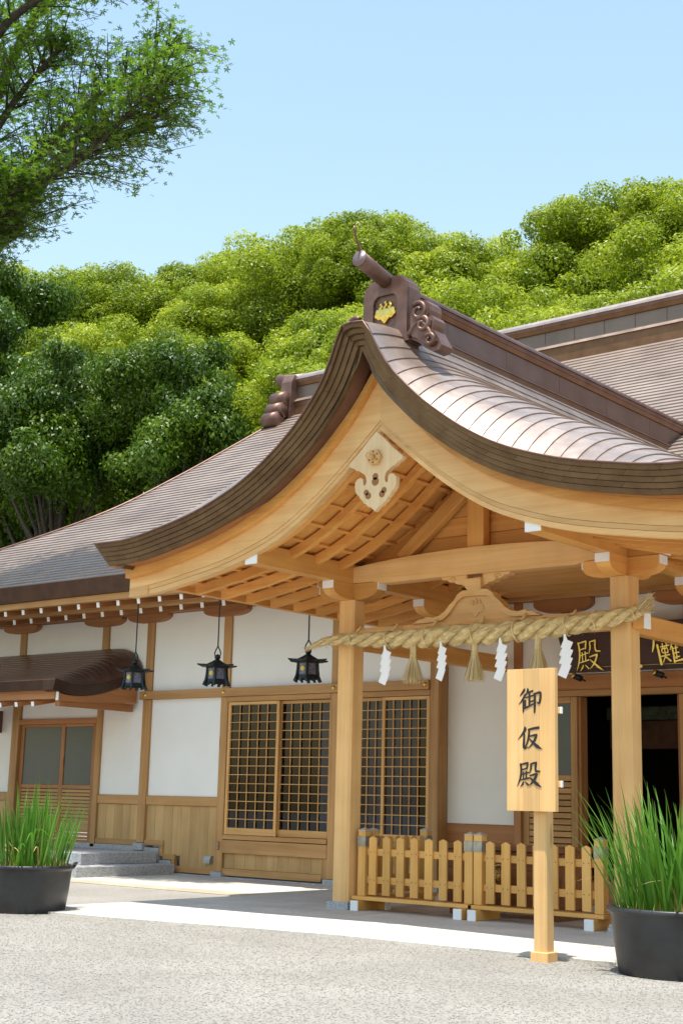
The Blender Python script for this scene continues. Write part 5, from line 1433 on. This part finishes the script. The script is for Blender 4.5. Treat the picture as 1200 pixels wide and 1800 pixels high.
def tub(loc, label, seed, hmax):
    rd = random.Random(seed)
    t = empty('iris_tub')
    prof = [(.0, .0), (.415, .0), (.44, .01), (.475, .25), (.495, .44), (.50, .46), (.52, .465), (.525, .475), (.525, .495), (.515, .505), (.495, .505), (.488, .49), (.478, .43)]
    V, F = lathe_geo(prof, 56)
    put(bpy.data.objects.new('tub', mesh_of(V, F, BLACKP, True)), (0, 0, 0), t)
    V, F = lathe_geo([(.485, .455), (.3, .465), (.001, .47)], 30)
    V = [(x, y, z + rd.uniform(-.006, .006)) for x, y, z in V]
    put(bpy.data.objects.new('soil', mesh_of(V, F, plain('soil', (.10, .07, .045), .9, var=.5, nscale=30, bump=.8, bscale=50))), (0, 0, 0), t)
    for a in (2.6 if seed == 1 else .55, 2.6 - math.pi if seed == 1 else .55 - math.pi):
        pts = []
        for u in np.linspace(-1, 1, 9):
            th = a + u * .16; rr = .52 + .045 * (1 - u * u); pts.append((rr * math.cos(th), rr * math.sin(th), .485 + .045 * (1 - abs(u) ** 3)))
        V, F = tube_geo(pts, .014, 7); put(bpy.data.objects.new('handle', mesh_of(V, F, BLACKP, True)), (0, 0, 0), t)
    meshes = [blade_mesh(seed * 50 + i, rd.uniform(.55, 1.0) * hmax, rd.uniform(.010, .0155), rd.choice((.03, .07, .12, .2, .3)), 0) for i in range(14)]
    folded = [blade_mesh(seed * 50 + 30 + i, rd.uniform(.6, .8) * hmax, .013, .25, rd.uniform(.5, .9)) for i in range(3)]
    dry_blade = blade_mesh(seed * 50 + 45, .7 * hmax, .014, .35, .6); dry_blade.materials[0] = plain('dry_leaf', (.52, .36, .15), .8, var=.3)
    for i in range(290):
        a = rd.uniform(0, 6.283); q = math.sqrt(rd.random()) * .44
        me = rd.choice(meshes) if rd.random() > .05 else rd.choice(folded)
        o = bpy.data.objects.new('leaf', me); COL.objects.link(o); o.parent = t
        o.location = (q * math.cos(a), q * math.sin(a), .45)
        lean = rd.uniform(-.06, .12) + .27 * (q / .44) ** 2
        az = a + rd.uniform(-.9, .9)
        o.rotation_euler = (Matrix.Rotation(az, 3, 'Z') @ Matrix.Rotation(lean, 3, 'Y') @ Matrix.Rotation(rd.uniform(-.4, .4), 3, 'Z')).to_euler()
        o.scale = (1, 1, rd.uniform(.75, 1.05))
        if rd.random() < .05:
            o.data = dry_blade; o.scale = (1, .6, rd.uniform(.5, .8))
    # dry sheaths at the foot
    P = []; F = []
    for _ in range(420):
        a = rd.uniform(0, 6.283); q = math.sqrt(rd.random()) * .47
        p = Vector((q * math.cos(a), q * math.sin(a), .45)); d = Vector((rd.uniform(-.04, .04), rd.uniform(-.04, .04), rd.uniform(.02, .14))); w = Vector((rd.uniform(-1, 1), rd.uniform(-1, 1), 0)).normalized() * .005
        o = len(P); P += [p - w, p + w, p + d]; F.append((o, o + 1, o + 2))
    dry = put(bpy.data.objects.new('dry_sheaths', mesh_of(P, F, plain('dry_leaf', (.52, .36, .15), .8, var=.3))), (0, 0, 0), t); tag(dry, kind='stuff')
    t.location = loc; t.rotation_euler = (0, 0, rd.uniform(0, 6)); tag(t, label, 'potted plant', 'black tubs of iris')
    t.rotation_euler = (0, 0, 0)
    if seed == 2: t.scale = (.94, .94, .98)
    return t
tub((-4.80, 9.88, -.02), 'round black tub of tall green iris leaves at the right, before the right column', 1, 1.06)
tub((-11.86, 9.50, -.02), 'round black tub of tall green iris leaves at the left edge of the yard', 2, 1.04)

# ------------------------------------------------------------------ trees
def crown_arrays(seed, Rx, Rz, n_lobe, n_fl, n_leaf, leaf, droop, fuzz):
    g = np.random.default_rng(seed)
    unit = lambda v: v / np.linalg.norm(v, axis=1)[:, None]
    # big lobes fill the crown unevenly, florets sit on their outsides
    d = unit(g.normal(size=(n_lobe, 3))); d[:, 2] = np.where(d[:, 2] < -.5, -d[:, 2], d[:, 2])
    lc = d * (.30 + .38 * g.random(n_lobe) ** .7)[:, None] * np.array([Rx, Rx, Rz]); lr = g.uniform(.34, .52, n_lobe) * Rx
    li = g.choice(n_lobe, n_fl, p=lr ** 2 / (lr ** 2).sum())
    fv = g.normal(size=(n_fl, 3)); fv[:, 2] += .25; fv = unit(fv)
    c = lc[li] + fv * (lr[li] * g.uniform(.62, 1.0, n_fl))[:, None]; cr = g.uniform(.09, .22, n_fl) * Rx
    idx = g.choice(n_fl, n_leaf, p=cr ** 2 / (cr ** 2).sum())
    v = g.normal(size=(n_leaf, 3)); v[:, 2] += .3; v = unit(v)
    rr = cr[idx] * (1 - fuzz + 1.7 * fuzz * g.random(n_leaf))
    p = c[idx] + v * rr[:, None] * np.array([1.0, 1.0, .95])
    nrm = unit(v + .3 * fv[idx] + g.normal(scale=.6, size=(n_leaf, 3)))
    t = g.normal(size=(n_leaf, 3)); t[:, 2] -= droop; t -= nrm * (t * nrm).sum(1)[:, None]; t = unit(t)
    b_ = np.cross(nrm, t); L_ = (leaf * g.uniform(.6, 1.35, n_leaf))[:, None]; Wd = L_ * .45
    Q = np.stack([p - t * L_ * .5, p + b_ * Wd * .5 + nrm * L_ * .06, p + t * L_ * .5, p - b_ * Wd * .5 + nrm * L_ * .06], 1).reshape(-1, 3)
    F = np.arange(n_leaf * 4).reshape(-1, 4)
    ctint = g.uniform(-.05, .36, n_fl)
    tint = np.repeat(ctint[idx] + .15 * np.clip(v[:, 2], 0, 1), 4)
    return Q, F, tint, lc
def bg_trees():
    kinds = []
    for s, (Rx, Rz, nlb, nf, nl, leaf, dr, fz, mat) in enumerate(((4.6, 6.6, 17, 210, 120000, .165, .7, .26, LEAF_CAMPHOR), (4.2, 7.4, 18, 200, 120000, .165, .8, .30, LEAF_CAMPHOR), (5.0, 6.0, 20, 230, 120000, .165, .7, .26, LEAF_CAMPHOR), (4.6, 6.4, 12, 95, 62000, .21, 2.0, .5, LEAF_DARK))):
        Q, F, tint, c = crown_arrays(100 + s, Rx, Rz, nlb, nf, nl, leaf, dr, fz)
        me = arr_mesh('x', Q, F, mat, tint).data
        # trunk and limbs reaching the clumps
        parts = []; hz = -(Rz + 8)
        parts.append(tube_geo([(0, 0, hz), (.15, .1, hz + 5), (0, 0, -Rz * .55), (.1, 0, 0)], [.42, .34, .26, .12], 9))
        sel = c[np.argsort(-np.linalg.norm(c, axis=1))][:34]
        for q in sel:
            st = Vector((0, 0, -Rz * .62 + .3 * abs(q[2]) * .3)); en = Vector(q) * 1.1; mid = st.lerp(en, .5) + Vector((0, 0, -.3))
            parts.append(tube_geo([st, mid, en], [.13, .08, .03], 5, False))
        tr = mesh_of(*join_geo(parts), BARK, True)
        kinds.append((me, tr, Rz))
    ordn = ['first', 'second', 'third', 'fourth', 'fifth', 'sixth', 'seventh', 'eighth', 'ninth', 'tenth', 'eleventh', 'twelfth', 'thirteenth', 'fourteenth', 'fifteenth', 'sixteenth']
    rows = {
     'front': [(-55.5, 40, 11.0, 3, 1.0), (-50.5, 35, 16.0, 3, .98), (-46.0, 36.5, 13.2, 3, .95), (-42.0, 34, 12.6, 3, .85), (-38.2, 36.5, 13.0, 3, .85), (-31.5, 37, 11.8, 1, .85), (-27.5, 40, 12.6, 2, .85), (-23.0, 38, 12.4, 0, .85), (-18.5, 40, 13.6, 1, .85)],
     'middle': [(-47, 41.5, 9.5, 3, 1.0), (-53, 42, 11.0, 3, 1.0), (-61, 44, 21.5, 3, 1.2), (-55.2, 46.5, 19.4, 0, 1.1), (-51.0, 43, 18.4, 1, .95), (-46.4, 46, 17.6, 1, .92), (-42.8, 43.5, 15.0, 2, .85), (-38.2, 47, 18.2, 0, 1.0), (-34.2, 44, 16.2, 1, .80), (-29.8, 46.5, 17.6, 2, .95), (-26.0, 44.5, 16.2, 0, .78), (-22.2, 47, 17.4, 1, .95), (-17.2, 45, 17.0, 2, .95)],
     'back': [(-77, 56, 29.8, 0, 1.3), (-69.5, 57, 29.8, 0, 1.15), (-64.5, 54, 27.6, 2, 1.0), (-59.0, 57.5, 27.2, 1, 1.05), (-54.0, 55, 25.4, 0, 1.0), (-48.6, 58, 27.6, 2, 1.2), (-43.8, 55, 26.2, 1, .95), (-39.4, 57, 25.2, 0, 1.05), (-35.4, 58.5, 23.0, 2, .95), (-31.5, 55.5, 24.2, 1, 1.0), (-27.2, 57.5, 24.6, 0, 1.05), (-22.6, 56, 24.0, 2, 1.05), (-33.5, 63, 25.0, 0, 1.0), (-40.5, 63, 26.5, 2, 1.0), (-58, 63, 30.5, 2, 1.1)]}
    k = 0
    for row, items in rows.items():
        for i, (x, y, zc, kd, sc) in enumerate(sorted(items)):
            me, tr, Rz = kinds[kd]
            t = empty('evergreen_tree' if kd == 3 else 'camphor_tree', (x, y, 0))
            for nm, m_ in (('crown', me), ('trunk', tr)):
                o = bpy.data.objects.new(nm, m_); COL.objects.link(o); o.parent = t; o.location = (0, 0, zc); o.scale = (sc * 1.12, sc * 1.12, sc * 1.0); o.rotation_euler = (0, 0, (k * 1.7) % 6.28)
            col = 'dark green evergreen tree' if kd == 3 else 'bright yellow-green camphor tree'
            tag(t, '%s, %s from the left in the %s row of the wood' % (col, ordn[i], row), 'tree', 'wood behind the hall')
            k += 1
bg_trees()
def hill():
    V = []; F = []; nx, ny = 24, 14
    for j in range(ny + 1):
        for i in range(nx + 1):
            x = -140 + 180 * i / nx; y = 31 + 120 * j / ny; V.append((x, y, -.03 + max(0, (y - 33)) * .30 * min(1, (y - 31) / 20) * (1 if y < 75 else 75 / y) + .4 * math.sin(x * .3 + y * .2)*min(1,(y-31)/10)))
    for j in range(ny):
        for i in range(nx): F.append((j * (nx + 1) + i, j * (nx + 1) + i + 1, (j + 1) * (nx + 1) + i + 1, (j + 1) * (nx + 1) + i))
    h = poly('hill', None, V, F, plain('forest_floor', (.05, .055, .025), .95, var=.4, nscale=.8), True); tag(h, kind='structure')
hill()
def maple():
    t = empty('maple_tree', (-20.3, 12.6, 0)); tag(t, 'maple tree with fine green leaves overhanging from the upper left corner', 'tree')
    rd = random.Random(5); tubes = []; tips = []
    def limb(pts, r0, r1, n=10):
        P = [Vector(p) for p in pts]; S = np.linspace(0, len(P) - 1, n); out = []
        cx = [Curve([(i, p[k]) for i, p in enumerate(P)]) for k in range(3)]
        for s in S: out.append(Vector((cx[0](s), cx[1](s), cx[2](s))))
        tubes.append(tube_geo(out, list(np.linspace(r0, r1, n)), 7)); return out
    limb([(-20.3, 12.6, -.1), (-20.2, 12.6, 3), (-20.0, 12.7, 6), (-19.6, 12.8, 8.2)], .34, .22)
    limbs = [([(-19.6, 12.8, 8.2), (-18.3, 12.9, 9.5), (-17.4, 13, 10.2), (-16.4, 13.0, 10.85), (-15.6, 13, 11.2), (-14.6, 13.1, 11.0), (-13.9, 13.1, 11.15)], .20, .02),
             ([(-16.6, 13.0, 10.75), (-15.6, 12.8, 10.62), (-14.9, 12.7, 10.7), (-14.1, 12.6, 10.95), (-13.35, 12.6, 11.25)], .06, .012),
             ([(-19.4, 12.8, 8.6), (-18.7, 13.3, 10.3), (-17.8, 13.5, 11.4), (-16.6, 13.6, 12.1), (-15.3, 13.6, 12.4), (-14.2, 13.5, 12.5)], .15, .02),
             ([(-19.4, 12.8, 8.8), (-18.9, 12.4, 11), (-18.0, 12.3, 12.5), (-16.8, 12.3, 13.3), (-15.4, 12.3, 13.4), (-14.3, 12.2, 13.1)], .14, .02),
             ([(-19.5, 12.8, 8.8), (-19.3, 13.2, 11.5), (-18.6, 13.4, 13.3), (-17.4, 13.4, 14.4), (-16.0, 13.3, 14.6), (-14.6, 13.2, 14.2)], .14, .02),
             ([(-19.5, 12.8, 8.6), (-18.9, 12.9, 10.6), (-18.2, 13.0, 11.9), (-17.2, 13.0, 12.6), (-16.2, 12.9, 12.9)], .12, .02),
             ([(-18.3, 12.9, 9.5), (-17.6, 12.6, 9.75), (-17.0, 12.4, 9.95), (-16.4, 12.3, 10.3)], .07, .015),
             ([(-19.6, 12.8, 8.2), (-18.9, 12.5, 8.9), (-18.2, 12.3, 9.3), (-17.6, 12.2, 9.5)], .08, .015),
             ([(-19.7, 12.8, 8.4), (-20.6, 13.2, 10.5), (-21.5, 13.6, 12.5), (-22.3, 13.8, 13.5)], .15, .02),
             ([(-19.7, 12.8, 8.4), (-20.8, 12.2, 9.8), (-22, 11.8, 10.8), (-23, 11.5, 11.2)], .13, .02)]
    leaves = []
    for pts, r0, r1 in limbs:
        pts = [(p[0] - .55 * min(1, max(0, (p[0] + 19.6) / 4)), p[1], p[2]) for p in pts]
        L_ = limb(pts, r0 * 1.0, r1 * 1.1, 16)
        for i in range(3, 16):
            f = i / 15
            for rep in range(5):
                side = 1 if (i + rep) % 2 else -1
                d = (L_[min(i + 1, 15)] - L_[i - 1]).normalized()
                nrm = Vector((-d.y, d.x, 0)); nrm = nrm.normalized() if nrm.length > .01 else Vector((0, 1, 0))
                dirn = (d * rd.uniform(.5, 1.1) + nrm * side * rd.uniform(.2, 1.1) + Vector((0, 0, rd.uniform(-.35, .7)))).normalized()
                ln = rd.uniform(.7, 1.9) * (1.1 - .6 * f); a = L_[i]; b_ = a + dirn * ln * .55 + Vector((0, 0, .05)); c = a + dirn * ln + Vector((0, 0, rd.uniform(-.12, .08)))
                tubes.append(tube_geo([a, b_, c], [max(.012, r1 * .8) * 1.1, .010, .004], 5, False))
                # sprays of leaves
                for q in range(rd.randint(30, 42)):
                    u = rd.uniform(.2, 1.0); base = a.lerp(b_, u * 2) if u < .5 else b_.lerp(c, (u - .5) * 2)
                    off = Vector((rd.gauss(0, .16), rd.gauss(0, .16), rd.gauss(0, .045))); leaves.append(base + off)
                for q in range(3):
                    u = rd.uniform(.4, 1); base = a.lerp(c, u); e = base + Vector((rd.gauss(0, .2), rd.gauss(0, .2), rd.gauss(0, .06)))
                    tubes.append(tube_geo([base, e], [.006, .003], 4, False))
    poly('trunk', t, *join_geo(tubes), BARK, True)
    # palmate leaves, five pointed lobes each
    n = len(leaves); C = np.array([tuple(p) for p in leaves]); g = np.random.default_rng(3)
    nrm = g.normal(scale=.45, size=(n, 3)); nrm[:, 2] += 1; nrm /= np.linalg.norm(nrm, axis=1)[:, None]
    tt = g.normal(size=(n, 3)); tt -= nrm * (tt * nrm).sum(1)[:, None]; tt /= np.linalg.norm(tt, axis=1)[:, None]; bb = np.cross(nrm, tt)
    s = g.uniform(.055, .09, n)
    ang = [-110, -55, 0, 55, 110]; ln = [.62, .92, 1.05, .92, .62]
    loc = [(0, 0)]; F1 = []
    for a, l in zip(ang, ln):
        o = len(loc); r_ = R(a)
        for da, rr in ((-22, .42), (0, l), (22, .42)): loc.append((rr * math.cos(r_ + R(da)), rr * math.sin(r_ + R(da))))
        F1 += [(0, o, o + 1), (0, o + 1, o + 2)]
    loc = np.array(loc); droop = -.18 * (loc ** 2).sum(1)
    P = C[:, None] + s[:, None, None] * (loc[None, :, :1] * tt[:, None] + loc[None, :, 1:] * bb[:, None] + droop[None, :, None] * nrm[:, None])
    k = len(loc); F = (np.array(F1)[None] + (np.arange(n) * k)[:, None, None]).reshape(-1, 3)
    o = arr_mesh('crown', P.reshape(-1, 3) - np.array(tuple(wpos(t))), F, LEAF_MAPLE, np.repeat(g.uniform(.05, .45, n), k)); COL.objects.link(o); o.parent = t
    print('maple leaves', n)
maple()
